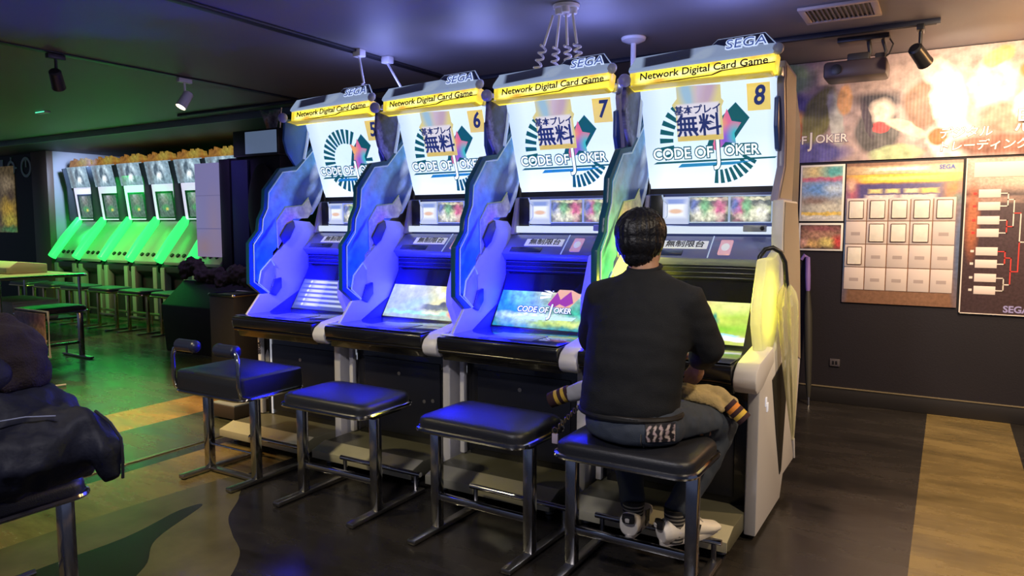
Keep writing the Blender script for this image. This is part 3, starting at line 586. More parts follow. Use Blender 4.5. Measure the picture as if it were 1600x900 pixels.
# ------------------------------------------------------------------ the person
PT = thing('person', 'person with short black hair in a black sweater and jeans, seated playing at cabinet 8', 'person', (-.975, 2.53, 0))
PL = (.975, -2.53, 0)
skin = mat('skin', (.50, .27, .17), .5, spec=.35)
knit = mat('black_knit', (.0075, .0085, .0115), .85, bump=.35, bscale=350, var=.25, vscale=30)
denim = mat('dark_denim', (.045, .058, .085), .8, bump=.3, bscale=400, var=.45, vscale=12)
hair_m = mat('black_hair', (.008, .008, .011), .42, bump=.4, bscale=90, spec=.5)
def V(*a): return Vector(a)
def rest_on_seat(me, z):
    for v in me.vertices:
        if v.co.y < 2.752 and .44 < v.co.z < z: v.co.z = z
def lift_out(me, bvh, gap=.004):
    for v in me.vertices:
        h = bvh.ray_cast(v.co, Vector((0, 0, 1)))
        if h[0] is not None and h[1].z > 0: v.co.z = h[0].z+gap
def hand(mb, wrist, fwd, palm_n, side, curl, spread=.0):
    """five fingers on a palm; fwd = wrist to knuckles, palm_n = out of the palm, side = towards the thumb"""
    f, n, s = (Vector(q).normalized() for q in (fwd, palm_n, side)); w = Vector(wrist)
    for k, off in enumerate((-.030, -.010, .010, .030)):
        mb.tube([w+s*off*.7, w+f*.045+s*off, w+f*.085+s*off], [.014, .0155, .0125], 10)
    for k, (off, ln) in enumerate(((.030, .070), (.010, .080), (-.010, .076), (-.030, .060))):
        p = w+f*.085+s*off; a = curl*.5; pts = [p-f*.01, p]; d = f.copy()
        for seg, q in enumerate((.45, .30, .25)):
            d = (f*math.cos(a)+n*math.sin(a)).normalized(); p = p+d*ln*q+s*off*spread; pts.append(p); a += curl*.62
        mb.tube(pts, [.0105, .0105, .0095, .0085, .0068], 10); mb.ball(pts[-1], .007, 8, 6)
    p = w+s*.026+f*.02; q = p+(s*.75+f*.55+n*.25)*.038; r = q+(s*.25+f*.85+n*.45)*.030; t = r+(f*.8+n*.6-s*.1)*.024
    mb.tube([p, q, r, t], [.015, .0125, .0105, .008], 10); mb.ball(t, .008, 8, 6)
B = MB()
# torso, neck, head
B.loft([((-.985, 2.54, .57), .15, .11), ((-.985, 2.53, .70), .15, .10), ((-.98, 2.535, .85), .155, .105), ((-.975, 2.555, 1.0), .165, .105), ((-.975, 2.575, 1.09), .16, .085), ((-.978, 2.59, 1.14), .09, .065), ((-.985, 2.60, 1.18), .058, .058), ((-.995, 2.615, 1.25), .054, .056)], 20)
B.ball((-1.004, 2.632, 1.315), (.076, .096, .093), 20, 14)
B.loft([((-1.0, 2.655, 1.19), .030, .035), ((-1.0, 2.66, 1.205), .050, .060), ((-1.003, 2.655, 1.25), .062, .075), ((-1.004, 2.645, 1.30), .070, .085)], 18)
B.tube([(-1.006, 2.735, 1.305), (-1.006, 2.752, 1.275), (-1.006, 2.742, 1.262)], [.008, .013, .010], 8)
B.ball((-1.005, 2.722, 1.232), (.024, .010, .007), 10, 8)
for sx in (-1, 1): B.ball((-1.004+sx*.077, 2.628, 1.285), (.010, .020, .031), 10, 8)
EL = {-1: V(-1.225, 2.665, .885), 1: V(-.748, 2.655, .892)}; WR = {-1: V(-1.145, 2.84, .845), 1: V(-.838, 2.83, .805)}
for sx in (-1, 1):
    sh = V(-.975+sx*.175, 2.572, 1.085)
    B.tube([sh-V(sx*.05, 0, 0), sh, (sh+EL[sx])/2, EL[sx]], [.055, .052, .046, .040], 14); B.ball(EL[sx], .040, 12, 8)
    B.tube([EL[sx], EL[sx].lerp(WR[sx], .4), WR[sx], WR[sx]+(WR[sx]-EL[sx]).normalized()*.02], [.039, .040, .027, .025], 14)
hand(B, WR[-1], (.20, .95, -.08), (0, -.1, -1), (.9, -.2, 0), .28)
hand(B, WR[1], (-.28, .62, -.62), (-.75, -.25, -.45), (-.55, .2, .75), .85)
# legs
HP = {-1: V(-1.075, 2.56, .615), 1: V(-.875, 2.56, .615)}; KN = {-1: V(-1.185, 2.915, .545), 1: V(-.755, 2.90, .545)}; AN = {-1: V(-1.035, 2.655, .175), 1: V(-.862, 2.655, .175)}
TOE = {-1: V(-.12, 1, 0).normalized(), 1: V(.62, .80, 0).normalized()}
for sx in (-1, 1):
    B.tube([HP[sx], HP[sx].lerp(KN[sx], .5), KN[sx]], [.072, .065, .050], 14); B.ball(KN[sx], .05, 12, 8)
    B.tube([KN[sx], KN[sx].lerp(AN[sx], .35), AN[sx], AN[sx]-V(0, 0, .04)], [.048, .050, .033, .034], 14)
    B.tube([AN[sx]-V(0, 0, .030)-TOE[sx]*.03, AN[sx]-V(0, 0, .024)+TOE[sx]*.06, AN[sx]-V(0, 0, .022)+TOE[sx]*.15], [.024, .024, .016], 12)
bme = remesh(B, .0055, 'body', 5, .4); rest_on_seat(bme, .570); obj('body', bme, skin, PT, PL)
# face details
eye = MB()
for sx in (-1, 1): eye.ball((-1.005+sx*.031, 2.722, 1.297), (.014, .010, .008), 12, 8)
obj('eyes', eye, mat('eye_white', (.75, .73, .70), .3), PT, PL)
iris = MB()
for sx in (-1, 1): iris.ball((-1.005+sx*.031, 2.7305, 1.296), (.006, .003, .006), 10, 8)
obj('irises', iris, mat('iris_brown', (.03, .015, .01), .2), PT, PL)
obj('lips', MB().ball((-1.005, 2.730, 1.232), (.021, .006, .006), 12, 8), mat('lip', (.45, .17, .13), .5), PT, PL)
# hair: rounded crop, longer at the crown, tapering to the nape
H = MB().ball((-1.005, 2.612, 1.322), (.096, .112, .092), 24, 16).ball((-1.003, 2.598, 1.282), (.090, .098, .075), 20, 14).ball((-1.0, 2.578, 1.235), (.060, .060, .050), 16, 12)
hm = remesh(H, .006, 'hair', 3, .5)
for v in hm.vertices:
    a = math.atan2(v.co.x+1.005, v.co.y-2.612)
    d = noise.noise(Vector((a*9, v.co.z*9, 0)))*.006+noise.noise(Vector((a*26, v.co.z*12, 3)))*.0035
    v.co += v.normal*d
    if v.co.z < 1.24: v.co.z += noise.noise(Vector((a*20, 5, 0)))*.010
obj('hair', hm, hair_m, PT, PL)
# sweater
C = MB()
C.loft([((-1.002, 2.51, .648), .184, .142), ((-1.002, 2.51, .668), .193, .150), ((-1.0, 2.515, .73), .191, .146), ((-.99, 2.525, .82), .192, .142), ((-.98, 2.545, .95), .200, .138), ((-.976, 2.565, 1.05), .205, .122), ((-.975, 2.58, 1.11), .185, .10), ((-.977, 2.588, 1.145), .125, .082), ((-.98, 2.595, 1.168), .080, .070), ((-.983, 2.60, 1.185), .064, .062)], 28)
for sx in (-1, 1):
    sh = V(-.975+sx*.16, 2.572, 1.065)
    C.tube([sh-V(sx*.05, 0, -.01), sh, sh.lerp(EL[sx], .45), EL[sx]], [.075, .082, .072, .064], 16); C.ball(EL[sx], .063, 14, 10)
    C.tube([EL[sx], EL[sx].lerp(WR[sx], .5), EL[sx].lerp(WR[sx], .86), EL[sx].lerp(WR[sx], .98)], [.062, .056, .044, .038], 16)
sw = remesh(C, .011, 'sweater', 5, .5)
nr = [v.normal.copy() for v in sw.vertices]
for v, n in zip(sw.vertices, nr):
    p = v.co; k = .007 if p.z < .9 else .004
    v.co += n*k*noise.noise(Vector((p.x*7, p.y*7, p.z*16)))+n*.003*noise.noise(Vector((p.x*22, p.y*22, p.z*30+4)))
sweater = obj('sweater', sw, knit, PT, PL)
obj('collar', MB().tube([(-.983+.060*math.cos(a), 2.602+.058*math.sin(a), 1.186+.012*math.sin(a)) for a in [2*PI*k/20 for k in range(20)]], .009, 8, close=True), knit, sweater)
obj('hem_band', MB().tube([(-1.002+.187*math.cos(a), 2.51+.146*math.sin(a), .652) for a in [2*PI*k/28 for k in range(28)]], .010, 8, close=True), knit, sweater)
# jeans
J = MB()
J.loft([((-.978, 2.52, .545), .155, .13), ((-.978, 2.515, .575), .188, .155), ((-.978, 2.51, .62), .188, .155), ((-.985, 2.515, .69), .172, .132)], 26)
for sx in (-1, 1):
    J.tube([HP[sx], HP[sx].lerp(KN[sx], .5), KN[sx]], [.088, .080, .067], 16); J.ball(KN[sx], .066, 14, 10)
    J.tube([KN[sx], KN[sx].lerp(AN[sx], .4), AN[sx]+V(0, 0, .055)], [.066, .063, .050], 16)
jm = remesh(J, .010, 'jeans', 4, .5, disp=.005, dscale=16, seed=3)
rest_on_seat(jm, .561)
jeans = obj('jeans', jm, denim, PT, PL)
# printed patch on the back pocket, laid on the cloth
from mathutils.bvhtree import BVHTree
bv = BVHTree.FromPolygons([v.co for v in jm.vertices], [p.vertices[:] for p in jm.polygons])
def patch_on(c, nrm, up, w, h, nx=14, ny=10, off=.0035):
    nrm = Vector(nrm).normalized(); up = Vector(up).normalized(); rt = up.cross(nrm).normalized(); up = nrm.cross(rt); mb = MB(); vs = []; ok = True
    for j in range(ny+1):
        for i in range(nx+1):
            o = Vector(c)+rt*(i/nx-.5)*w+up*(j/ny-.5)*h
            hit = bv.ray_cast(o+nrm*.25, -nrm)
            vs.append(((hit[0] if hit[0] else o)+nrm*off)[:])
    fs = [(j*(nx+1)+i, j*(nx+1)+i+1, (j+1)*(nx+1)+i+1, (j+1)*(nx+1)+i) for j in range(ny) for i in range(nx)]
    return mb.add(vs, fs)
patch_m = paint('embroidered_patch', (.02, .018, .022), [(-.875+.018*(k % 5), .578+.018*(k//5), .0042, .010, 25*(k % 3-1), (.50, .38, .40) if k % 2 else (.62, .50, .46), .35) for k in range(20)]+[(-.835, .566, .045, .0045, 8, (.48, .36, .22), .4, 'r')], axes='XZ', warp=.02, wscale=60)
obj('pocket_patch', patch_on((-.838, 2.40, .618), (.35, -.9, .10), (0, 0, 1), .105, .068), patch_m, jeans)
obj('pocket_seam', patch_on((-.90, 2.41, .58), (0, -1, .1), (.05, 0, 1), .004, .055, 2, 10), mat('seam_thread', (.12, .11, .10), .7), jeans)
obj('belt', MB().tube([(-.984+.178*math.cos(a), 2.513+.140*math.sin(a), .655) for a in [2*PI*k/30 for k in range(30)]], .012, 8, close=True), mat('belt_leather', (.02, .016, .014), .45), jeans)
ch = MB()
for k in range(7):
    c0 = Vector((-1.188-.013*k, 2.455, .650-.014*k)); ax = k % 2
    ch.tube([(c0.x+(.006*math.cos(a) if ax else 0), c0.y+(0 if ax else .006*math.cos(a)), c0.z+.010*math.sin(a)) for a in [2*PI*q/10 for q in range(10)]], .0022, 6, close=True)
ch.m(1).box((-1.296, 2.448, .495), (-1.270, 2.458, .535), .003).m(0).tube([(-1.283+.012*math.cos(a), 2.452, .547+.012*math.sin(a)) for a in [2*PI*q/12 for q in range(12)]], .002, 6, close=True)
obj('key_chain', ch, [mat('brass', (.65, .48, .22), .3, 1), mat('pale_key_tag', (.6, .5, .62), .4)], PT, PL)
# shoes and socks
sock_m = paint('striped_sock', (.018, .018, .020), [(0, .135+.014*k, 2, .0030, 0, (.30, .28, .25), .3, 'r') for k in range(8)], axes='XZ', rough=.85)
for sx in (-1, 1):
    A = AN[sx]
    obj('sock', MB().loft([((A.x, A.y-.004, .125), .036, .040), ((A.x, A.y-.004, .165), .039, .042), ((A.x, A.y, .205), .041, .043), ((A.x+.0, A.y+.004, .250), .045, .046)], 18), sock_m, PT, PL)
    a = math.atan2(-TOE[sx].x, TOE[sx].y)
    SH = MB()
    SH.loft([((0, -.056, .055), .036, .036, (1, 0, 0), (0, 0, 1)), ((0, -.03, .062), .044, .048, (1, 0, 0), (0, 0, 1)), ((0, .03, .060), .045, .050, (1, 0, 0), (0, 0, 1)), ((0, .10, .045), .046, .036, (1, 0, 0), (0, 0, 1)), ((0, .16, .034), .046, .024, (1, 0, 0), (0, 0, 1)), ((0, .205, .028), .034, .016, (1, 0, 0), (0, 0, 1))], 18)
    shoe = obj('sneaker', remesh(SH, .005, 'sneaker', 3, .4), mat('off_white_leather', (.86, .80, .72), .45), PT, (A.x+.975-TOE[sx].x*.005, A.y-2.53-TOE[sx].y*.005, .1095), (math.radians(5), 0, a))
    sole = [(.036*math.cos(t)*(1.0 if math.sin(t) < 0 else 1.28-.25*math.sin(t)), .075+.137*math.sin(t)) for t in [2*PI*k/24 for k in range(24)]]
    obj('sole', MB().prism(sole, .006, .030, 'z', bev=.004), mat('sole_white', (.72, .66, .60), .5), shoe)
    obj('heel_tab', MB().loft([((0, -.060, .080), .024, .012), ((0, -.060, .092), .027, .014), ((0, -.056, .110), .024, .013)], 14), mat('heel_black', (.015, .014, .014), .45), shoe)
    tre = MB()
    for da in (-38, 0, 38):
        t = math.radians(90+da); M = Matrix.Translation((0, -.0755, .094))@Matrix.Rotation(PI/2, 4, 'X')
        tre.prism([(.004*math.cos(q)*1+.008*math.cos(t)*1+0, .0055*math.sin(q)+.006*math.sin(t)) for q in [2*PI*k/10 for k in range(10)]], -.001, .002, 'z', M=M)
    tre.box((-.008, -.0775, .091), (.008, -.074, .0925)).box((-.007, -.0775, .088), (.007, -.074, .0895))
    obj('heel_emblem', tre, mat('emblem_white', (.75, .70, .65), .5), shoe)
    for k in range(3):
        for ss in (-1, 1):
            y0 = .03+.022*k
            obj('side_stripe', MB().prism([(y0, .030), (y0+.011, .030), (y0+.026, .085-.006*k), (y0+.016, .088-.006*k)], ss*.0435 if k < 2 else ss*.0445, ss*.0475 if k < 2 else ss*.0485, 'x'), mat('heel_black', (.015, .014, .014), .45), shoe)
    lc = MB()
    for k in range(4): lc.tube([(-.022, .065+.02*k, .093-.008*k), (0, .068+.02*k, .099-.008*k), (.022, .065+.02*k, .093-.008*k)], .003, 6)
    obj('laces', lc, mat('lace_white', (.72, .68, .62), .7), shoe)
# jacket lying over the lap
JT = thing('jacket', 'tan jacket with striped cuffs lying across the lap of the seated person', 'jacket', (-.95, 2.7, .66))
JL = (.95, -2.7, -.66)
tanc = mat('tan_cloth', (.48, .36, .17), .8, bump=.3, bscale=150, var=.25, vscale=20)
Kb = MB().tube([(-1.14, 2.755, .665), (-1.02, 2.775, .678), (-.92, 2.775, .680), (-.85, 2.79, .672), (-.79, 2.82, .655)], [.03, .042, .048, .044, .034], 14)
Kb.tube([(-.90, 2.73, .690), (-.83, 2.755, .672), (-.765, 2.80, .648), (-.735, 2.815, .615)], [.034, .038, .034, .027], 14)
Kb.tube([(-.92, 2.80, .675), (-.84, 2.83, .675), (-.76, 2.86, .672), (-.712, 2.87, .635), (-.695, 2.86, .585)], [.03, .036, .036, .034, .028], 14)
jb = remesh(Kb, .008, 'jacket_body', 3, .5, disp=.006, dscale=22); lift_out(jb, bv); obj('jacket_body', jb, tanc, JT, JL)
cuff_m = [mat('maroon_knit', (.045, .015, .018), .85), mat('orange_knit', (.80, .26, .03), .8), mat('yellow_knit', (.75, .48, .06), .8)]
def cuff(p0, p1, r, mats, cols):
    mb = MB(); n = len(cols); p0 = Vector(p0); p1 = Vector(p1)
    for k, c in enumerate(cols): mb.m(c).tube([p0.lerp(p1, k/n), p0.lerp(p1, (k+1)/n)], r*(1-.03*(k % 2)), 14)
    return obj('cuff', mb, mats, JT, JL)
cuff((-.712, 2.825, .648), (-.648, 2.83, .59), .030, cuff_m, [0, 1, 0, 2, 0])
Ks = MB().tube([(-1.13, 2.76, .665), (-1.22, 2.735, .668), (-1.30, 2.71, .652), (-1.35, 2.70, .635)], [.036, .040, .040, .034], 14)
sl_ = remesh(Ks, .008, 'sleeve', 3, .5, disp=.005, dscale=22); lift_out(sl_, bv); obj('sleeve', sl_, mat('pale_grey_cloth', (.45, .44, .46), .8), JT, JL)
cuff((-1.343, 2.702, .640), (-1.43, 2.688, .598), .034, cuff_m, [0, 2, 0, 2, 0, 0])

# ------------------------------------------------------------------ coat and backpack on the corner stool
navy_c = mat('dark_navy_nylon', (.012, .013, .026), .62, bump=.5, bscale=22, var=.4, vscale=10, spec=.3)
blk_c = mat('black_brown_wool', (.020, .011, .013), .9, bump=.5, bscale=160, var=.4, vscale=20)
K = MB()
K.loft([((-2.46, .99, .535), .20, .24), ((-2.44, 1.0, .60), .24, .27), ((-2.42, 1.01, .70), .26, .27), ((-2.42, 1.02, .79), .235, .23), ((-2.44, 1.02, .86), .17, .16)], 24)
K.loft([((-2.30, 1.02, .60), .20, .23), ((-2.22, 1.04, .68), .17, .22), ((-2.20, 1.06, .75), .13, .17), ((-2.24, 1.06, .80), .06, .09)], 20)
K.tube([(-2.24, 1.10, .74), (-2.10, 1.14, .73), (-2.04, 1.16, .68), (-2.03, 1.17, .60)], [.08, .07, .045, .02], 14)
CT = thing('coat', 'dark navy coat heaped over the corner stool under the backpack', 'coat', (-2.45, 1.0, .535)); CL = (2.45, -1.0, -.535)
cm = remesh(K, .012, 'coat_cloth', 3, .5, disp=.014, dscale=11, dirz=.5)
for v in cm.vertices:
    v.co += v.normal*.010*noise.noise(Vector((v.co.x*26, v.co.y*26, v.co.z*9)))
    v.co.x -= .05
    if -2.73 < v.co.x < -2.31 and .69 < v.co.y < 1.27 and v.co.z < .563: v.co.z = .563
cbv = BVHTree.FromPolygons([v.co for v in cm.vertices], [p.vertices[:] for p in cm.polygons])
obj('coat_cloth', cm, navy_c, CT, CL)
obj('drawstring', MB().tube([(-2.14, 1.16, .80), (-2.10, 1.18, .765), (-2.065, 1.19, .72), (-2.06, 1.19, .66), (-2.065, 1.19, .60)], .0045, 8), mat('cord_black', (.015, .015, .02), .6), CT, CL)
obj('reflective_tape', MB().tube([(-2.26, .92, .800), (-2.20, 1.0, .81), (-2.16, 1.06, .805)], .004, 6, flat=.4), mat('tape_grey', (.35, .38, .55), .3), CT, CL)
BT = thing('backpack', 'black woolly backpack with cord straps resting on the navy coat', 'backpack', (-2.5, 1.03, .80)); BL = (2.5, -1.03, -.80)
Q = MB()
Q.loft([((-2.54, 1.02, .79), .15, .15), ((-2.53, 1.03, .86), .19, .18), ((-2.53, 1.03, .95), .19, .18), ((-2.54, 1.03, 1.02), .16, .15), ((-2.55, 1.03, 1.07), .09, .08)], 24)
qm = remesh(Q, .012, 'pack_body', 4, .5, disp=.016, dscale=12); lift_out(qm, cbv); obj('pack_body', qm, blk_c, BT, BL)
obj('carry_loop', MB().tube([(-2.47, 1.02, 1.055), (-2.45, 1.0, 1.10), (-2.50, .98, 1.115), (-2.55, .99, 1.09)], .010, 8), mat('strap_black', (.012, .012, .016), .6), BT, BL)
obj('shoulder_strap', MB().tube([(-2.40, 1.0, 1.0), (-2.31, .95, .93), (-2.28, .93, .88), (-2.30, .92, .84)], .017, 8, flat=.35), mat('strap_black', (.012, .012, .016), .6), BT, BL)
fpk = remesh(MB().ball((-2.37, .96, .91), (.05, .09, .07), 16, 10), .009, 'front_pocket', 2); lift_out(fpk, cbv, .012); obj('front_pocket', fpk, navy_c, BT, BL)

# ------------------------------------------------------------------ wall with banner and posters
Yw = 5.878
def flat(name, x0, x1, z0, z1, m, label, cat, y=Yw, t=.012, group=None):
    T = thing(name, label, cat, ((x0+x1)/2, y, (z0+z1)/2), group=group)
    return T, obj(name+'_sheet', MB().box((-(x1-x0)/2, -t, -(z1-z0)/2), ((x1-x0)/2, -.001, (z1-z0)/2), .002), m, T)
FX = (PI/2, 0, 0)
ban_m = paint('banner_print', (.52, .38, .36), [
    (-1.15, .25, .30, .16, 0, (.30, .42, .22), .15), (-1.05, -.02, .35, .16, 0, (.17, .13, .36), .18), (-1.0, -.30, .4, .10, 0, (.16, .15, .48), .18),
    (-1.02, -.10, .16, .12, 20, (.85, .42, .12), .15), (-.97, -.13, .10, .07, 0, (.85, .16, .05), .18), (-.80, -.02, .10, .22, -20, (.26, .24, .07), .12), (-.68, -.05, .05, .2, 10, (.60, .60, .55), .15), (-.62, .08, .05, .1, 0, (.75, .40, .18), .15),
    (-.40, -.16, .15, .16, 0, (.13, .12, .12), .12), (-.40, .05, .16, .07, -4, (.05, .045, .06), .35), (-.38, -.02, .07, .085, 0, (.92, .74, .62), .35), (-.38, -.13, .06, .04, 0, (.75, .10, .10), .12), (-.47, -.08, .025, .14, 15, (.08, .06, .08), .12),
    (-.12, .00, .13, .16, 0, (.28, .15, .10), .15), (-.22, -.15, .14, .04, -25, (.85, .60, .45), .15), (-.06, .22, .09, .09, 0, (.85, .55, .48), .15), (.03, .02, .10, .22, 8, (.95, .90, .85), .18), (.05, -.25, .14, .14, 0, (.92, .85, .80), .18), (-.28, -.33, .16, .06, 0, (.55, .62, .35), .18), (-.03, -.22, .06, .06, 0, (.85, .18, .06), .15),
    (.28, .12, .13, .16, 0, (.85, .75, .66), .18), (.30, .28, .09, .06, 25, (.85, .52, .22), .15), (.34, -.12, .12, .1, 0, (.45, .28, .22), .18), (.52, .18, .10, .07, 0, (.70, .20, .04), .12), (.53, .10, .065, .08, 0, (.90, .80, .74), .12), (.51, -.05, .10, .12, 10, (.85, .82, .78), .15), (.50, -.06, .04, .05, 0, (.30, .45, .40), .15), (.66, .15, .06, .07, 0, (.80, .36, .10), .15), (.72, .0, .10, .15, 0, (.90, .84, .78), .15), (.62, .29, .12, .04, 0, (.85, .45, .12), .15), (.9, -.05, .2, .4, 0, (.6, .35, .25), .18),
    (.4, -.29, .35, .07, 0, (.35, .16, .12), .18)], axes='XZ', warp=.07, wscale=7, grain=.35, gscale=14, rough=.5, stripes=('X', 14, (.62, .58, .56), .10))
# the banner starts behind cabinet 8 and runs out of the frame
BN, bn = flat('wall_banner', -1.10, .95, 1.81, 2.545, ban_m, 'wide printed banner of painted figures along the top of the back wall', 'banner')
bn.data.transform(Matrix.Identity(4))
pale = mat('pale_lettering', (.88, .84, .78), .5); purp_o = mat('purple_outline', (.18, .10, .22), .5)
for s, x, z, sz, xs in (('OF', -.93, -.205, .085, 1), ('J', -.845, -.205, .15, .8), ('OKER', -.705, -.20, .085, 1)):
    text('banner_outline', s, sz, purp_o, BN, (x, -.0135, z), FX, bold=.004, depth=.002, xs=xs); text('banner_lettering', s, sz, pale, BN, (x, -.0155, z), FX, bold=.001, depth=.002, xs=xs)
for s, x, z, sz in (('デジタル', .135, -.21, .078), ('トレーディング', .235, -.30, .075), ('思', .49, -.16, .17)):
    text('banner_outline', s, sz, mat('brown_outline', (.28, .14, .08), .5), BN, (x, -.0135, z), FX, bold=.004, depth=.002, shear=.12 if s != '思' else 0)
    text('banner_lettering', s, sz, pale if s != '思' else pale, BN, (x, -.0155, z), FX, bold=.0012, depth=.002, shear=.12 if s != '思' else 0)
pA = paint('leaflet_print', (.45, .45, .42), [(-.03, .16, .10, .05, 0, (.75, .62, .30), .6), (.08, .16, .08, .05, 0, (.12, .45, .45), .6), (0, .10, .17, .016, 0, (.72, .10, .12), .5, 'r'), (.0, .03, .18, .06, 0, (.16, .34, .75), .6), (.08, .03, .06, .03, 0, (.60, .72, .88), .6), (-.05, -.06, .10, .03, 0, (.30, .22, .20), .6), (.03, -.11, .10, .03, 0, (.72, .70, .60), .6), (0, -.155, .16, .012, 0, (.80, .58, .15), .3, 'r'), (.0, -.19, .15, .02, 0, (.75, .74, .72), .4, 'r')], axes='XZ', warp=.04, wscale=22, grain=.3, gscale=40)
pB = paint('leaflet_print_dark', (.10, .06, .06), [(0, .02, .12, .05, 0, (.45, .25, .18), .6), (-.06, -.05, .06, .025, 0, (.70, .45, .18), .6), (.05, -.04, .05, .03, 0, (.72, .60, .20), .6), (.12, -.03, .03, .04, 0, (.65, .08, .08), .6), (-.12, -.04, .03, .03, 0, (.62, .35, .3), .6), (.02, .06, .10, .02, 0, (.30, .10, .12), .6)], axes='XZ', warp=.05, wscale=22, grain=.5, gscale=40)
def bordered(name, x0, x1, z0, z1, m, label):
    T, s = flat(name, x0, x1, z0, z1, mat('white_border', (.82, .80, .76), .5), label, 'poster')
    obj('print', MB().box((-(x1-x0)/2+.014, -.014, -(z1-z0)/2+.014), ((x1-x0)/2-.014, -.0119, (z1-z0)/2-.014)), m, T); return T
bordered('wall_poster', -.985, -.678, 1.372, 1.79, pA, 'upper small poster with white border beside cabinet 8, blue and gold print')
bordered('wall_poster', -.985, -.676, 1.15, 1.357, pB, 'lower small poster with white border, dark red and gold print')
# card ranking board
hd_m = paint('card_board_header', (.30, .16, .10), [(0, .455, .36, .028, 0, (.72, .50, .28), .3, 'r'), (-.03, .46, .16, .012, 0, (.85, .80, .70), .4, 'r'), (0, .395, .36, .03, 0, (.88, .55, .06), .15, 'r'), (-.02, .395, .2, .012, 0, (.95, .72, .22), .5, 'r'), (-.32, .30, .06, .09, 0, (.55, .16, .20), .6), (-.33, .35, .03, .04, 0, (.80, .50, .35), .6), (.33, .32, .05, .05, 0, (.75, .20, .05), .6), (.34, .25, .04, .04, 0, (.20, .22, .15), .6), (-.02, .30, .27, .055, 0, (.10, .08, .22), .1, 'r'), (-.17, .305, .04, .014, 0, (.75, .62, .25), .4, 'r'), (-.06, .305, .04, .014, 0, (.80, .70, .30), .4, 'r'), (.06, .305, .04, .014, 0, (.80, .72, .40), .4, 'r'), (.17, .305, .05, .016, 0, (.85, .60, .15), .4, 'r'), (-.13, .262, .10, .016, 0, (.75, .62, .60), .2, 'r'), (.1, .262, .11, .016, 0, (.78, .65, .60), .2, 'r'), (-.36, -.1, .03, .35, 0, (.10, .16, .30), .6), (.36, -.1, .03, .35, 0, (.12, .16, .28), .6)], axes='XZ', warp=.012, wscale=30, grain=.2, gscale=40)
CB, _ = flat('card_board', -.668, .062, .77, 1.79, hd_m, 'card list board with yellow header and a grid of pale cards', 'notice board')
text('board_lettering', 'SEGA', .04, mat('board_lettering_blue', (.12, .16, .50), .5), CB, (.27, -.014, .463), FX, bold=.001, depth=.002)
cardm = mat('blank_card_sheet', (.66, .56, .53), .5); cardin = mat('card_face', (.80, .74, .66), .4, var=.15, vscale=25); cfr = mat('card_frame_brown', (.22, .13, .10), .4)
for r in range(4):
    for c in range(5):
        x = -.288+.139*c; z = .175-.168*r
        sheet = obj('card_cell', MB().box((x-.066, -.0165, z-.081), (x+.066, -.0125, z+.081), .001), cardm, CB)
        if r == 0 or (r == 1 and 0 < c < 4) or (r == 2 and c == 0):
            obj('card_frame', MB().box((x-.050, -.0215, z-.066), (x+.050, -.0166, z+.066), .006), cfr, sheet)
            obj('card_face', MB().box((x-.045, -.0235, z-.061), (x+.045, -.0214, z+.061), .004), cardin, sheet)
        else:
            obj('card_print', MB().box((x-.03, -.0172, z-.02), (x+.03, -.0164, z+.004)), mat('faint_print', (.42, .34, .33), .6), sheet)
# tournament bracket board
tb_m = paint('bracket_board', (.075, .045, .05), [(-.20, .43, .25, .11, 0, (.55, .38, .30), .3, 'r'), (-.3, .25, .2, .02, 0, (.35, .22, .18), .5, 'r'), (-.36, .12, .035, .22, 0, (.50, .16, .07), .5)], axes='XZ', grain=.25, gscale=60)
TBd, _ = flat('tournament_board', .078, .90, .735, 1.795, tb_m, 'dark tournament bracket board with pale name slips and red lines', 'notice board')
TX = .489; TZ = 1.265
slip = mat('name_slip', (.78, .66, .62), .5); redl = mat('red_line', (.70, .05, .04), .5); whl = mat('pale_line', (.75, .68, .62), .5)
obj('title_strip', MB().box((.125-TX, -.0145, 1.665-TZ), (.62-TX, -.0122, 1.765-TZ), .001), mat('title_cream', (.82, .74, .62), .5), TBd)
obj('board_edge', MB().box((.078-TX, -.016, .735-TZ), (.086-TX, -.0122, 1.795-TZ)).box((.078-TX, -.016, .735-TZ), (.90-TX, -.0122, .741-TZ)), whl, TBd)
zs = [1.555, 1.47, 1.375, 1.29, 1.165, 1.08, .985, .90]
for k, z in enumerate(zs):
    for xx in (0, .36):
        x0 = .158+xx
        obj('name_slip', MB().box((x0-TX, -.0150, z-.028-TZ), (x0+.125-TX, -.0122, z+.028-TZ), .001), slip, TBd)
    obj('seed_mark', MB().box((.128-TX, -.0140, z-.008-TZ), (.148-TX, -.0122, z+.008-TZ)), redl if k < 4 else whl, TBd)
def line(a, b, m, w=.007):
    x0, x1 = sorted((a[0], b[0])); z0, z1 = sorted((a[1], b[1]))
    obj('bracket_line', MB().box((x0-w/2-TX, -.0145, z0-w/2-TZ), (x1+w/2-TX, -.0122, z1+w/2-TZ)), m, TBd)
for k in range(0, 8, 2):
    m = redl if k in (2, 4) else whl; zc = (zs[k]+zs[k+1])/2
    line((.285, zs[k]), (.325, zs[k]), whl if k != 4 else redl); line((.285, zs[k+1]), (.325, zs[k+1]), whl); line((.325, zs[k]), (.325, zs[k+1]), m); line((.325, zc), (.36, zc), m)
for k in (0, 4):
    m = redl; za = (zs[k]+zs[k+1])/2; zb = (zs[k+2]+zs[k+3])/2
    line((.36, za), (.36, zb), whl if k == 0 else redl); line((.36, (za+zb)/2), (.40, (za+zb)/2), redl)
line((.40, 1.42), (.40, 1.23), whl); line((.40, 1.23), (.40, 1.04), redl); line((.40, 1.23), (.44, 1.23), whl)
text('board_lettering', 'SEGA', .062, mat('board_sega', (.35, .32, .62), .4), TBd, (.405-TX, -.0145, .775-TZ), FX, bold=.002, depth=.002)
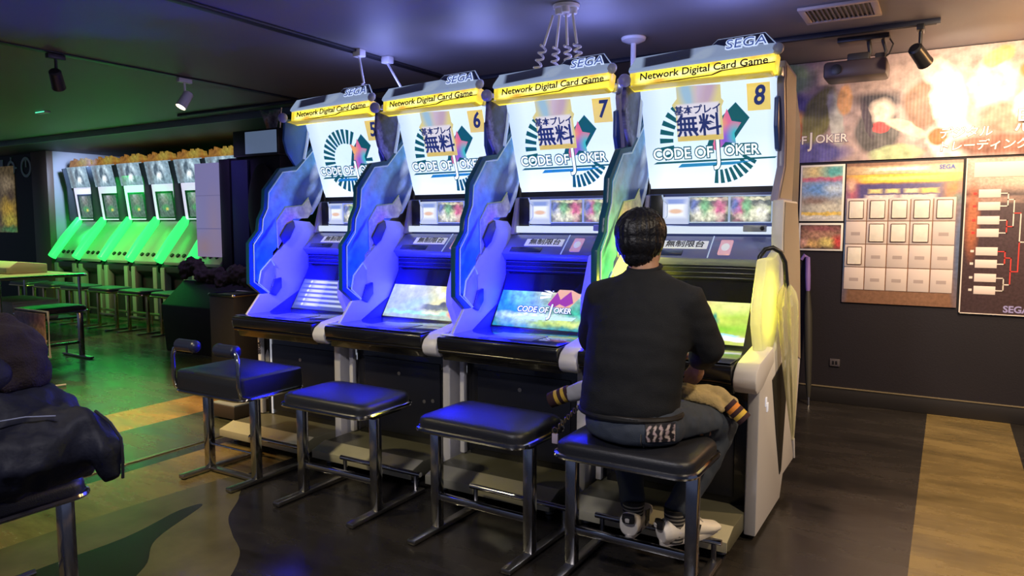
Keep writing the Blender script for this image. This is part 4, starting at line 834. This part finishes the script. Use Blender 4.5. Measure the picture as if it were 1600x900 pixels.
T = thing('wall_outlet', 'small dark wall outlet low on the back wall', 'outlet', (-.697, 5.878, .308))
obj('plate', MB().box((-.035, -.010, -.028), (.035, -.001, .028), .003), mat('outlet_grey', (.08, .07, .08), .4), T)
obj('sockets', MB().box((-.018, -.0125, -.014), (-.004, -.0095, .014), .001).box((.004, -.0125, -.014), (.018, -.0095, .014), .001), black_pl, T)

# ------------------------------------------------------------------ umbrellas
def hook(cx, cy, cz, r, n=9): return [(cx+r*math.cos(a), cy, cz+r*math.sin(a)) for a in [PI*k/(n-1) for k in range(n)]]
U = thing('umbrella', 'clear vinyl umbrella with black hooked handle hanging on the yellow wing', 'umbrella', (-.61, 3.40, 1.2)); UL = (.61, -3.40, -1.2)
vin = mat('wet_clear_vinyl', (.80, .76, .48), .25, alpha=.55, spec=.7)
obj('handle', MB().tube([(-.722, 3.33, 1.17), (-.720, 3.335, 1.205), (-.700, 3.345, 1.238), (-.670, 3.36, 1.245), (-.640, 3.375, 1.225), (-.622, 3.385, 1.18), (-.612, 3.40, 1.06)], .011, 10), black_pl, U, UL)
obj('shaft', MB().tube([(-.612, 3.40, 1.08), (-.590, 3.55, .36)], .005, 8), steel, U, UL)
vs = MB(); n = 32; rings = []
for k, (t, r) in enumerate(((0, .022), (.05, .058), (.12, .074), (.25, .066), (.5, .050), (.75, .032), (.92, .016), (1.0, .008))):
    c = Vector((-.612, 3.40, 1.07)).lerp(Vector((-.590, 3.55, .33)), t); rings.append((c, r))
V_ = []; F_ = []
for k, (c, r) in enumerate(rings):
    for j in range(n):
        a = 2*PI*j/n; rr = r*(1+.22*math.cos(8*a+k*.35)); V_.append((c.x+rr*.55*math.cos(a), c.y+rr*math.sin(a), c.z+.012*math.cos(8*a)*(1 if k < 3 else 0)))
for k in range(len(rings)-1):
    for j in range(n): F_.append((k*n+j, k*n+(j+1) % n, (k+1)*n+(j+1) % n, (k+1)*n+j))
obj('canopy', MB().add(V_, F_), vin, U, UL)
obj('ferrule', MB().tube([(-.590, 3.55, .34), (-.586, 3.575, .24)], [.008, .004], 8), white_pl, U, UL)
U = thing('umbrella', 'long dark furled umbrella with violet handle leaning on the back wall', 'umbrella', (-.85, 5.72, 0)); UL = (.85, -5.72, 0)
p0 = Vector((-.845, 5.70, .0)); p1 = Vector((-.905, 5.84, .96))
obj('canopy', MB().tube([p0.lerp(p1, t) for t in (.06, .15, .4, .7, .88)], [.012, .02, .028, .030, .016], 12), mat('umbrella_dark', (.03, .028, .022), .6), U, UL)
obj('ferrule', MB().tube([p0, p0.lerp(p1, .07)], [.006, .009], 8), steel, U, UL)
obj('handle', MB().tube([p0.lerp(p1, t) for t in (.87, .9, 1.0, 1.14)]+[(-.935, 5.845, 1.115), (-.955, 5.845, 1.08)], [.012, .018, .02, .018, .014, .012], 10), mat('violet_grip', (.22, .14, .45), .4), U, UL)

# ------------------------------------------------------------------ ceiling things
V0 = thing('ceiling_vent', 'pale rectangular air vent with dark slats in the ceiling', 'vent', (-.585, 4.55, 2.549))
fr = MB()
for q in ((-.2, -.17, .2, -.135), (-.2, .135, .2, .17), (-.2, -.135, -.165, .135), (.165, -.135, .2, .135)): fr.box((q[0], q[1], -.016), (q[2], q[3], 0), .003)
obj('vent_frame', fr, mat('vent_cream', (.55, .45, .40), .5), V0)
obj('vent_back', MB().box((-.165, -.135, -.004), (.165, .135, 0)), black_pl, V0)
for k in range(14): obj('vent_slat', MB().box((-.158+.0236*k, -.134, -.014), (-.149+.0236*k, .134, -.004), M=None), mat('vent_slat', (.20, .17, .16), .5), V0)
T = thing('track_rail', 'black lighting track running along the ceiling above the back wall', 'track', (-3.3, 5.02, 2.549))
obj('track', MB().box((-4.0, -.018, -.03), (3.2, .018, 0), .003), mat('track_black', (.012, .014, .03), .4), T)
obj('track_slot', MB().box((-3.98, -.005, -.032), (3.18, .005, -.0295)), rubber, T)
def spotlight(label, loc, aim, m, energy, col, spot, name='track_spotlight', rail=False, on=True):
    T = thing(name, label, 'spotlight', loc); d = (Vector(aim)-Vector(loc)-Vector((0, 0, -.17))).normalized(); q = d.to_track_quat('-Z', 'Y').to_matrix().to_4x4()
    obj('adapter', MB().box((-.02, -.06, -.035), (.02, .06, 0), .004), m, T)
    obj('stem', MB().tube([(0, 0, -.03), (0, 0, -.15)], .010, 10), m, T)
    M = Matrix.Translation((0, 0, -.17))@q
    hd = obj('lamp_head', MB().lathe([(.030, .07), (.040, .06), (.043, -.05), (.046, -.075), (.040, -.076), (.038, -.055)], 20, M=M), m, T)
    obj('lens', MB().lathe([(.036, -.060), (.037, -.056)], 18, M=M), mat('lamp_lens_'+('on' if on else 'off'), (.9, .8, .55), .3, emit=14 if on else 0, ecol=(1, .85, .5)), hd)
    if on:
        lp = lamp('bulb', 'SPOT', Vector((0, 0, -.17))+d*.085, energy, col, None, .02, spot, .7, T); lp.rotation_euler = d.to_track_quat('-Z', 'Y').to_euler()
    return T
spotlight('black track spotlight aimed at the banner', (-.20, 5.02, 2.52), (.25, 5.88, 1.75), black_pl, 24, (1, .80, .55), 140)
spotlight('white lit track spotlight above the far row of cabinets', (-5.43, 3.80, 2.538), (-5.55, 3.1, 1.2), white_enam, 30, (1, .78, .42), 80)
spotlight('dark unlit track spotlight high above the corner table', (-5.435, 2.80, 2.538), (-6.2, 3.4, 1.5), dark_gr, 0, (1, 1, 1), 60, on=False)
# off-frame spot that lights the right half of the wall
lamp('unseen_warm_lamp', 'SPOT', (.55, 4.2, 2.45), 88, (1, .76, .50), (.02, 5.88, 1.35), .04, 105, .9)
lamp('unseen_warm_lamp', 'POINT', (.80, 5.1, 2.22), 17, (1, .52, .18), None, .05)  # point lamp added to give the ceiling its orange glow
PJ = thing('projector', 'dark boxy projector on a ceiling bracket before the banner', 'projector', (-.55, 5.28, 2.549))
obj('ceiling_plate', MB().box((-.13, -.07, -.03), (.17, .07, 0), .004), black_pl, PJ)
obj('bracket_arm', MB().tube([(.05, 0, -.03), (.06, 0, -.10), (.02, 0, -.16)], .014, 10).tube([(.13, .0, -.03), (.15, 0, -.10), (.12, -.02, -.19)], .010, 8), dark_gr, PJ)
obj('clamp', MB().box((-.07, -.05, -.17), (.06, .05, -.10), .01).box((.09, -.03, -.21), (.15, .03, -.11), .008), dark_gr, PJ)
pj = obj('projector_body', MB().box((-.20, -.13, -.265), (.17, .11, -.155), .022), mat('projector_dark', (.07, .05, .055), .4), PJ)
obj('lens', MB().lathe([(.03, -.012), (.032, .01), (.02, .012)], 16, M=Matrix.Translation((-.12, -.135, -.21))@Matrix.Rotation(PI/2, 4, 'X')), black_pl, pj)
obj('cable', MB().tube([(.10, .02, -.16), (.17, .0, -.12), (.19, 0, -.06), (.16, 0, -.01)], .005, 6), rubber, PJ)

cord = mat('white_cable', (.70, .68, .74), .45)
def coil(p0, p1, turns, r, seg=12):
    p0 = Vector(p0); p1 = Vector(p1); d = (p1-p0).normalized(); u = d.orthogonal().normalized(); w = d.cross(u); n = int(turns*seg)
    return [p0.lerp(p1, k/n)+(u*math.cos(2*PI*k/seg)+w*math.sin(2*PI*k/seg))*r for k in range(n+1)]
def power_drop(label, x, y, cab_xyz, straight=.45, r=.014, group='coiled power cables of the cabinets', rose=True):
    T = thing('power_cable', label, 'cable', (x, y, 2.55), group=group); L = (-x, -y, -2.55)
    a = Vector((x, y, 2.50)); b = Vector(cab_xyz); m = a.lerp(b, straight)
    if rose: obj('ceiling_socket', MB().box((-.035, -.03, -.05), (.035, .03, -.0), .006), cord, T)
    obj('cord', MB().tube([a, a.lerp(m, .5), m], .008, 8), cord, T, L)
    obj('coil', MB().tube(coil(m, b, 6, r), .007, 7, cap=True), cord, T, L)
    return T
power_drop('white coiled cable hanging from a ceiling socket over the left edge of cabinet 5', -3.55, 3.84, (-3.42, 3.78, 2.12), .5)
power_drop('white coiled cable slanting from its ceiling socket down between cabinets 5 and 6', -3.52, 4.10, (-3.05, 3.88, 2.03), .5)
CJ = thing('cable_junction', 'white cluster of ceiling sockets above cabinet 7', 'junction', (-1.86, 3.66, 2.549))
obj('junction_plate', MB().lathe([(.07, -.02), (.075, -.004), (.07, 0)], 20), cord, CJ)
for k in range(4):
    a = k*PI/2+.4; obj('socket', MB().lathe([(.018, -.05), (.022, -.045), (.022, -.015)], 12, (.04*math.cos(a), .04*math.sin(a), 0)), cord, CJ)
for k, (x, y, c, st, lb) in enumerate(((-1.93, 3.64, (-2.13, 3.74, 2.13), .40, 'leftmost white spiral cable of the bundle over cabinet 7'), (-1.90, 3.66, (-2.02, 3.80, 2.13), .42, 'second white spiral cable of the bundle over cabinet 7'), (-1.86, 3.66, (-1.90, 3.78, 2.13), .42, 'third white spiral cable of the bundle over cabinet 7'), (-1.82, 3.66, (-1.80, 3.74, 2.15), .45, 'rightmost white spiral cable of the bundle over cabinet 7'))):
    power_drop(lb, x, y, c, st, .018, rose=False)
CR = thing('ceiling_rose', 'white disc and pipe dropping from the ceiling to cabinet 8 with a cable loop', 'ceiling fitting', (-1.80, 4.50, 2.549))
obj('disc', MB().lathe([(.035, -.04), (.075, -.022), (.08, -.006), (.075, 0)], 20), cord, CR)
obj('pipe', MB().tube([(0, 0, -.03), (.10, -.25, -.18), (.16, -.42, -.50)] if False else [(0, 0, -.03), (0, 0, -.40)], .017, 12), cord, CR)
obj('cable_loop', MB().tube([(.01, 0, -.34), (.03, -.0, -.22), (.10, -.05, -.17), (.19, -.10, -.19), (.24, -.14, -.28), (.25, -.2, -.42)], .008, 8), cord, CR)
T = thing('ceiling_sensor', 'flat green-lit strip fixture on the dark ceiling beyond the corner table', 'ceiling fitting', (-8.37, 4.15, 2.549))
obj('sensor_body', MB().box((-.10, -.03, -.02), (.10, .03, 0), .004), white_pl, T)
obj('sensor_light', MB().box((-.09, -.032, -.014), (.09, -.028, -.006), .001), mat('green_indicator', (.1, .8, .4), .4, emit=1.5, ecol=(.1, .9, .45)), T)

# ------------------------------------------------------------------ far row of green-lit cabinets
gtube = mat('green_light_tube', (.05, .8, .2), .3, emit=1.05, ecol=(.04, 1, .16))
gdeck = mat('far_deck_grey', (.42, .44, .42), .35)
far_hd = paint('far_header_art', (.16, .24, .30), [(0, .02, .12, .10, 25, (.50, .64, .72), .6), (-.05, .05, .05, .12, -25, (.06, .09, .12), .4), (.06, -.03, .05, .12, 20, (.08, .12, .16), .4), (.0, -.04, .05, .04, 0, (.72, .80, .85), .6), (-.2, 0, .06, .2, 0, (.10, .12, .14), .6)], axes='XY', warp=.08, wscale=12, grain=.4, gscale=20, emit=1.3)
far_fr = mat('far_screen_frame', (.6, .6, .72), .4, emit=.75, ecol=(.75, .72, .95))
far_sc = paint('far_screen', (.10, .16, .14), [(0, .05, .07, .08, 0, (.22, .24, .22), .6), (0, -.08, .07, .04, 0, (.10, .42, .16), .6), (.03, -.10, .03, .02, 0, (.65, .62, .15), .6), (-.03, .10, .04, .05, 0, (.35, .38, .42), .6)], axes='XY', warp=.05, wscale=20, grain=.5, gscale=25, emit=.8)
flame_m = paint('flame_cutout', (.45, .16, .04), [(0, .04, .25, .05, 0, (.75, .42, .06), .8), (.1, .06, .1, .06, 0, (.70, .55, .10), .8), (-.15, .05, .1, .05, 0, (.50, .22, .05), .8)], axes='XZ', warp=.1, wscale=16, grain=.4, gscale=20, emit=.38)
FT = thing('green_lit_cabinet', 'x', 'arcade machine', (-11.52, 5.9, 0), group='green-lit arcade cabinets of the far row')
def Pf(n, mb, m, **k): return obj(n, mb, m, FT, **k)
Pf('body', MB().prism([(.12, .0), (.12, .62), (.02, .70), (.02, .78), (.42, 1.32), (.42, 1.40), (.36, 1.90), (.30, 2.22), (.85, 2.22), (.95, 1.4), (.95, 0)], -.30, .30, bev=.01), dark_gr)
Pf('deck', MB().prism([(.0, .80), (-.01, .84), (.43, 1.40), (.45, 1.36)], -.20, .30, bev=.006), gdeck)
for k in range(3): Pf('deck_button', MB().lathe([(.03, 0), (.028, .02)], 12, M=Matrix.Translation((-.1+.13*k, .06, .925))@Matrix.Rotation(.9, 4, 'X')), rubber)
Pf('light_tube', MB().tube([(-.285, -.03, .85), (-.285, .18, 1.12), (-.285, .42, 1.42)], [.062, .074, .06], 12), gtube)
for sx in (-1, 1): Pf('front_post', MB().box((sx*.25-.045, .0, .05), (sx*.25+.045, .1, .76), .008), mat('far_post_grey', (.36, .35, .32), .5))
scf = Pf('screen_frame', MB().box((-.27, -.25, -.03), (.27, .25, 0), .006), far_fr, loc=(.02, .355, 1.66), rot=(PI/2+.12, 0, 0))
obj('screen', MB().box((-.15, -.21, 0), (.17, .12, .006), .002), far_sc, scf)
obj('screen_surround', MB().box((-.20, -.235, -.001), (.21, .15, .003), .002), mat('far_surround_blue', (.10, .11, .16), .4), scf)
Pf('header_panel', MB().box((-.29, -.16, -.03), (.29, .16, 0), .004), far_hd, loc=(.0, .285, 2.065), rot=(PI/2+.20, 0, 0))
fm = MB(); prof = [(-.27, 0)]
for k in range(15): prof += [(-.27+.036*k+.012, .07+.05*random.random()), (-.27+.036*k+.03, .035+.03*random.random())]
prof += [(.27, .0)]
fm.prism(prof, .30, .33, 'y'); prof2 = [(x*.9, z*.85) for x, z in prof]; fm.prism(prof2, .38, .41, 'y'); fm.box((-.27, .29, -.02), (.27, .5, .01))
Pf('flame_topper', fm, flame_m, loc=(0, 0, 2.245))
Pf('side_divider', MB().prism([(.28, 1.40), (.26, 1.92), (.20, 2.20), (.28, 2.22), (.36, 1.92), (.42, 1.40)], -.325, -.30), mat('divider_dark', (.03, .04, .05), .4))
FL = ['green-lit cabinet at the pillar end of the far row', 'second green-lit cabinet from the pillar in the far row', 'third green-lit cabinet from the pillar in the far row', 'fourth green-lit cabinet from the pillar in the far row', 'fifth green-lit cabinet from the pillar, next to the dark housing', 'far-row cabinet of which only the flame topper shows above the violet panel']
FT['label'] = FL[0]
for k in range(1, 6):
    c = copy_tree(FT); c.location.x = -11.52+.675*k; c['label'] = FL[k]
lamp('green_floodlight', 'AREA', (-10.3, 5.75, 1.95), 28, (.01, 1, .10), (-10.3, 5.98, .9), .2, size_y=3.0)
lamp('green_floodlight', 'SPOT', (-11.2, 6.1, 1.2), 18, (.02, 1, .15), (-12.02, 6.6, .7), .1, 100, .9)
lamp('green_floodlight', 'SPOT', (-8.0, 5.2, 2.3), 16, (.05, 1, .2), (-6.0, 3.4, 0), .1, 34, .9)
lamp('added_downlight', 'SPOT', (-9.6, 4.3, 2.45), 60, (1, .78, .42), (-9.8, 4.8, 0), .06, 120, .8)  # warm spot added to brighten the side table
lamp('cool_spot', 'SPOT', (-11.0, 6.0, 2.4), 60, (.45, .6, 1), (-12.02, 6.5, 1.9), .1, 80, .8)
# far-row stools, warm light put into their chrome colour, and the foot rail
ST = thing('far_stool', 'x', 'stool', (-11.3, 5.3, 0), group='stools of the far row')
gold = mat('gold_tinted_chrome', (.72, .56, .26), .25, 1)
obj('seat', cushion_mb(.25, .17, .49, .53, .02), leather, ST)
obj('seat_rim', MB().tube([(x, y, .485) for x, y in rrect(.25, .17, .05)], .011, 8, close=True), gold, ST)
for sx in (-1, 1):
    obj('leg', MB().box((sx*.2-.02, -.06, .02), (sx*.2+.02, -.03, .48), .003), gold, ST); obj('foot_bar', MB().box((sx*.2-.02, -.2, 0), (sx*.2+.02, .2, .02), .003), dull_chrome, ST)
obj('cross_bar', MB().box((-.18, -.055, .17), (.18, -.035, .20), .003), gold, ST)
SL = ['stool at the pillar end of the far row', 'second stool from the pillar before the green-lit cabinets', 'third stool from the pillar before the green-lit cabinets', 'fourth stool from the pillar before the green-lit cabinets', 'fifth stool from the pillar before the green-lit cabinets', 'stool at the near end of the far row, before the dark housing']
ST['label'] = SL[0]
for k in range(1, 6): c = copy_tree(ST); c.location.x = -11.3+.675*k; c['label'] = SL[k]
FRl = thing('foot_rail', 'long brass foot rail on the floor along the far row', 'rail', (-9.5, 5.72, 0))
obj('rail', MB().tube([(-2.3, 0, .15), (2.3, 0, .15)], .018, 10), gold, FRl)
for k in range(6): obj('rail_post', MB().tube([(-2.2+.88*k, 0, 0), (-2.2+.88*k, 0, .15)], .012, 8), gold, FRl)

# ------------------------------------------------------------------ dark housing between the rows, panel, shelf things
DH = thing('display_housing', 'tall dark machine housing with violet side panel and rocky trim between the rows', 'arcade machine', (-6.35, 5.0, 0))
obj('housing_body', MB().prism([(-.62, 0), (.72, 0), (.72, .75), (.66, 1.0), (.66, 2.03), (-.15, 2.03), (-.15, 1.0), (-.62, .72)], 0, .30, 'y', bev=.01), mat('housing_black', (.012, .012, .02), .4), DH)
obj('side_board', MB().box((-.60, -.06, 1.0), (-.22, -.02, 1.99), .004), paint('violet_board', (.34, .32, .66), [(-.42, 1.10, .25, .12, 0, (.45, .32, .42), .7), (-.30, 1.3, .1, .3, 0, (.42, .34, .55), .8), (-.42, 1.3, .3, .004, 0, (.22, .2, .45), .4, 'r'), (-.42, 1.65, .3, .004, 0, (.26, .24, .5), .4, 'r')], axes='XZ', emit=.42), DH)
obj('edge_post', MB().box((-.21, -.05, .85), (-.05, .0, 2.02), .006), mat('post_black', (.012, .01, .016), .35), DH)
obj('blue_door', MB().box((-.03, -.04, .80), (.22, .0, 2.0), .006), mat('door_blue_black', (.02, .025, .07), .35), DH)
obj('oval_cover', remesh(MB().ball((.46, -.05, 1.5), (.20, .10, .46), 20, 14), .02, 'oval_cover', 3), mat('cover_black', (.010, .008, .010), .6), DH)
rk = MB()
for k in range(26):
    rk.ball((-.78+.052*k, -.10+.04*random.random(), .74+.10*random.random()+(.10 if k < 5 else 0)), (.08, .07, .06+.04*random.random()), 10, 7)
obj('rocky_trim', remesh(rk, .014, 'rocky_trim', 1, .4, disp=.035, dscale=24), mat('rock_brown', (.05, .04, .026), .85, var=.7, vscale=22), DH)
obj('front_apron', MB().prism([(-.02, 0), (-.34, .0), (-.38, .50), (-.10, .74), (-.02, .74)], -.80, .5, bev=.01), mat('apron_dark', (.022, .020, .018), .6, var=.4, vscale=8), DH)
MN = thing('monitor', 'boxy dark monitor with blue-grey face on top of the dark housing', 'monitor', (-6.03, 5.1, 2.03))
obj('monitor_body', MB().box((-.36, -.10, .005), (.32, .15, .27), .012), black_pl, MN)
obj('monitor_screen', MB().box((-.16, -.108, .03), (.30, -.099, .25), .003), mat('screen_blue_grey', (.10, .14, .22), .3, emit=.25, ecol=(.25, .36, .60)), MN)
obj('monitor_foot', MB().box((-.3, -.14, 0), (.36, .12, .012), .003), dark_gr, MN)
PO = thing('tilted_poster', 'small creased poster leaning on top of the monitor', 'poster', (-6.0, 5.15, 2.30))
obj('print', MB().prism([(-.13, .22), (-.02, .0), (.10, .0), (.16, .20), (.02, .20), (.0, .165)], -.012, 0, 'y'), paint('leaning_print', (.30, .26, .26), [(0, .12, .05, .05, 0, (.55, .45, .42), .6), (-.03, .06, .03, .05, 20, (.60, .25, .08), .6), (.06, .1, .04, .08, 0, (.12, .08, .09), .6), (0, .2, .1, .03, 0, (.08, .25, .12), .6)], axes='XZ', warp=.08, wscale=20, grain=.4), PO)
obj('stand_rod', MB().tube([(.14, .01, .0), (.17, .01, .22)], .007, 8), dull_chrome, PO)
BI = thing('waste_bin', 'dark bin with steel rim beside the backrest stool', 'bin', (-5.60, 4.35, 0))
obj('bin_body', MB().box((-.17, -.15, .0), (.17, .15, .70), .015), mat('bin_dark', (.035, .033, .03), .4), BI)
obj('bin_rim', MB().tube([(x, y, .71) for x, y in rrect(.172, .152, .02)], .014, 8, close=True), chrome, BI)
obj('bin_top', MB().box((-.165, -.145, .698), (.165, .145, .712), .004), mat('bin_top_grey', (.26, .27, .25), .3), BI)
lamp('violet_spot', 'SPOT', (-6.2, 4.2, 2.5), 25, (.45, .3, 1), (-6.6, 5.0, 1.5), .1, 70, .8)

# ------------------------------------------------------------------ corner table, flyer rack, left wall
TB = thing('side_table', 'long table with pale top and chrome rim at the left edge', 'table', (-9.75, 4.40, 0))
obj('table_top', MB().box((-.75, -.50, .715), (.68, .50, .745), .008), mat('table_top_beige', (.45, .36, .22), .35), TB)
obj('table_rim', MB().tube([(x-.035, y, .732) for x, y in rrect(.72, .505, .05)], .020, 8, close=True), chrome, TB)
for sx in (-.70, .62):
    for sy in (-.44, .44): obj('leg', MB().tube([(sx, sy, 0), (sx, sy, .715)], .018, 10), chrome, TB)
obj('lower_shelf', MB().box((-.70, -.42, .20), (.62, .42, .22), .004), mat('shelf_dark', (.05, .05, .05), .5), TB)
CBX = thing('console_box', 'cream boxy appliance on the table at the left edge', 'appliance', (-9.95, 4.52, .746))
obj('box_body', MB().prism([(-.22, 0), (.22, 0), (.22, .11), (-.12, .15), (-.22, .08)], -.36, .30, bev=.012), mat('cream_box', (.55, .50, .33), .45), CBX)
obj('box_front', MB().box((-.30, -.226, .015), (.24, -.215, .075), .003), mat('box_front', (.30, .30, .26), .4), CBX)
CX = thing('carton', 'pale carton on the lower shelf of the table', 'box', (-9.55, 4.35, .221))
obj('carton_body', MB().box((-.42, -.25, 0), (.38, .25, .22), .01), mat('carton_white', (.55, .52, .42), .6, var=.15), CX)
obj('carton_lid', MB().box((-.425, -.255, .205), (.385, .255, .235), .006), mat('carton_lid', (.50, .45, .34), .6), CX)
FR = thing('flyer_rack', 'wire rack holding a colourful flyer, behind the coat on the corner stool', 'rack', (-6.47, 3.02, 0))
fp = paint('flyer_print', (.50, .36, .24), [(0, .56, .25, .05, 0, (.45, .22, .20), .5, 'r'), (-.1, .50, .15, .06, 0, (.30, .22, .40), .6), (.08, .45, .12, .08, 0, (.78, .52, .22), .6), (-.12, .40, .1, .05, 0, (.72, .60, .50), .6), (.10, .36, .08, .04, 30, (.25, .14, .12), .5), (0, .31, .25, .03, 0, (.55, .25, .18), .5, 'r'), (-.02, .42, .05, .03, 0, (.85, .65, .3), .6)], axes='XZ', warp=.06, wscale=14, grain=.4, gscale=25)
obj('flyer', MB().box((-.24, -.008, .285), (.24, .0, .625), .001), fp, FR)
obj('rack_frame', MB().tube([(-.26, .012, .27), (-.26, .012, .64), (.26, .012, .64), (.26, .012, .27)], .009, 8, close=True).tube([(-.22, .02, .36), (.10, .012, .42), (.22, .012, .40)], .006, 8), mat('rack_white', (.72, .70, .66), .4), FR)
for sx in (-1, 1): obj('rack_leg', MB().tube([(sx*.2, .015, .28), (sx*.2, .0, .02), (sx*.2, -.12, .012)], .009, 8).tube([(sx*.2, .0, .02), (sx*.2, .15, .012)], .009, 8), mat('rack_white', (.72, .70, .66), .4), FR)
YS = 6.098
LP = thing('wall_poster', 'narrow bright yellow poster on the dark wall at the left edge', 'poster', (-13.55, YS, 1.76))
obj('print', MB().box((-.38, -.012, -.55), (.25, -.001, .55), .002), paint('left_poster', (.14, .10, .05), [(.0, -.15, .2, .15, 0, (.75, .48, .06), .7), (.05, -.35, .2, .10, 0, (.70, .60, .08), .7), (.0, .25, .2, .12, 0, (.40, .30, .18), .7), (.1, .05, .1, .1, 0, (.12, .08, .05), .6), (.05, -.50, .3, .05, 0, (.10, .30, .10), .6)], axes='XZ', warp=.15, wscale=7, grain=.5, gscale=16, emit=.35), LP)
icon = mat('icon_white', (.55, .65, .62), .5)
def ring_mb(r0, r1):
    mb = MB(); n = 24
    for k in range(n):
        a, b = 2*PI*k/n, 2*PI*(k+1)/n
        mb.prism([(r0*math.cos(a), r0*math.sin(a)), (r1*math.cos(a), r1*math.sin(a)), (r1*math.cos(b), r1*math.sin(b)), (r0*math.cos(b), r0*math.sin(b))], -.01, 0, 'y')
    return mb
gx = lambda px: -13.73+(px-5)*.0217
T = tag(obj('wall_icon', ring_mb(.085, .125).box((-.18, -.01, -.015), (-.12, 0, .015)).box((.12, -.01, -.015), (.18, 0, .015)).box((-.015, -.01, .12), (.015, 0, .18)).box((-.015, -.01, -.18), (.015, 0, -.12)), icon, None, (-13.38, YS, 2.27)), 'white crosshair ring sign on the dark wall at the left edge', 'sign')
T = tag(obj('wall_icon', ring_mb(.12, .165).box((-.015, -.01, .0), (.015, 0, .13)), icon, None, (-12.90, YS, 2.27)), 'white clock-like ring sign on the dark wall nearest the pillar', 'sign')
T = tag(obj('wall_icon', MB().box((-.10, -.01, -.15), (.0, 0, -.02)).box((.03, -.01, -.15), (.13, 0, -.02)).box((-.10, -.01, .02), (.0, 0, .15)).box((.03, -.01, .02), (.13, 0, .15)), icon, None, (-13.78, YS, 2.27)), 'white four-square sign on the dark wall at the left edge', 'sign')

FLG = thing('floor_step', 'low dark step box on the floor just behind the backrest stool', 'step', (-4.25, 3.55, 0))
obj('step_body', MB().box((-.12, -.38, .012), (.12, .35, .10), .006), mat('step_dark', (.05, .035, .025), .5), FLG)
obj('step_top', MB().box((-.118, -.375, .10), (.118, .345, .112), .003), mat('step_top_lit', (.30, .32, .33), .4), FLG)  # paler top stands for light falling on the dark step
for sx in (-.09, .09):
    for sy in (-.33, .30): obj('step_foot', MB().lathe([(.012, 0), (.012, .014)], 10, (sx, sy, 0)), rubber, FLG)
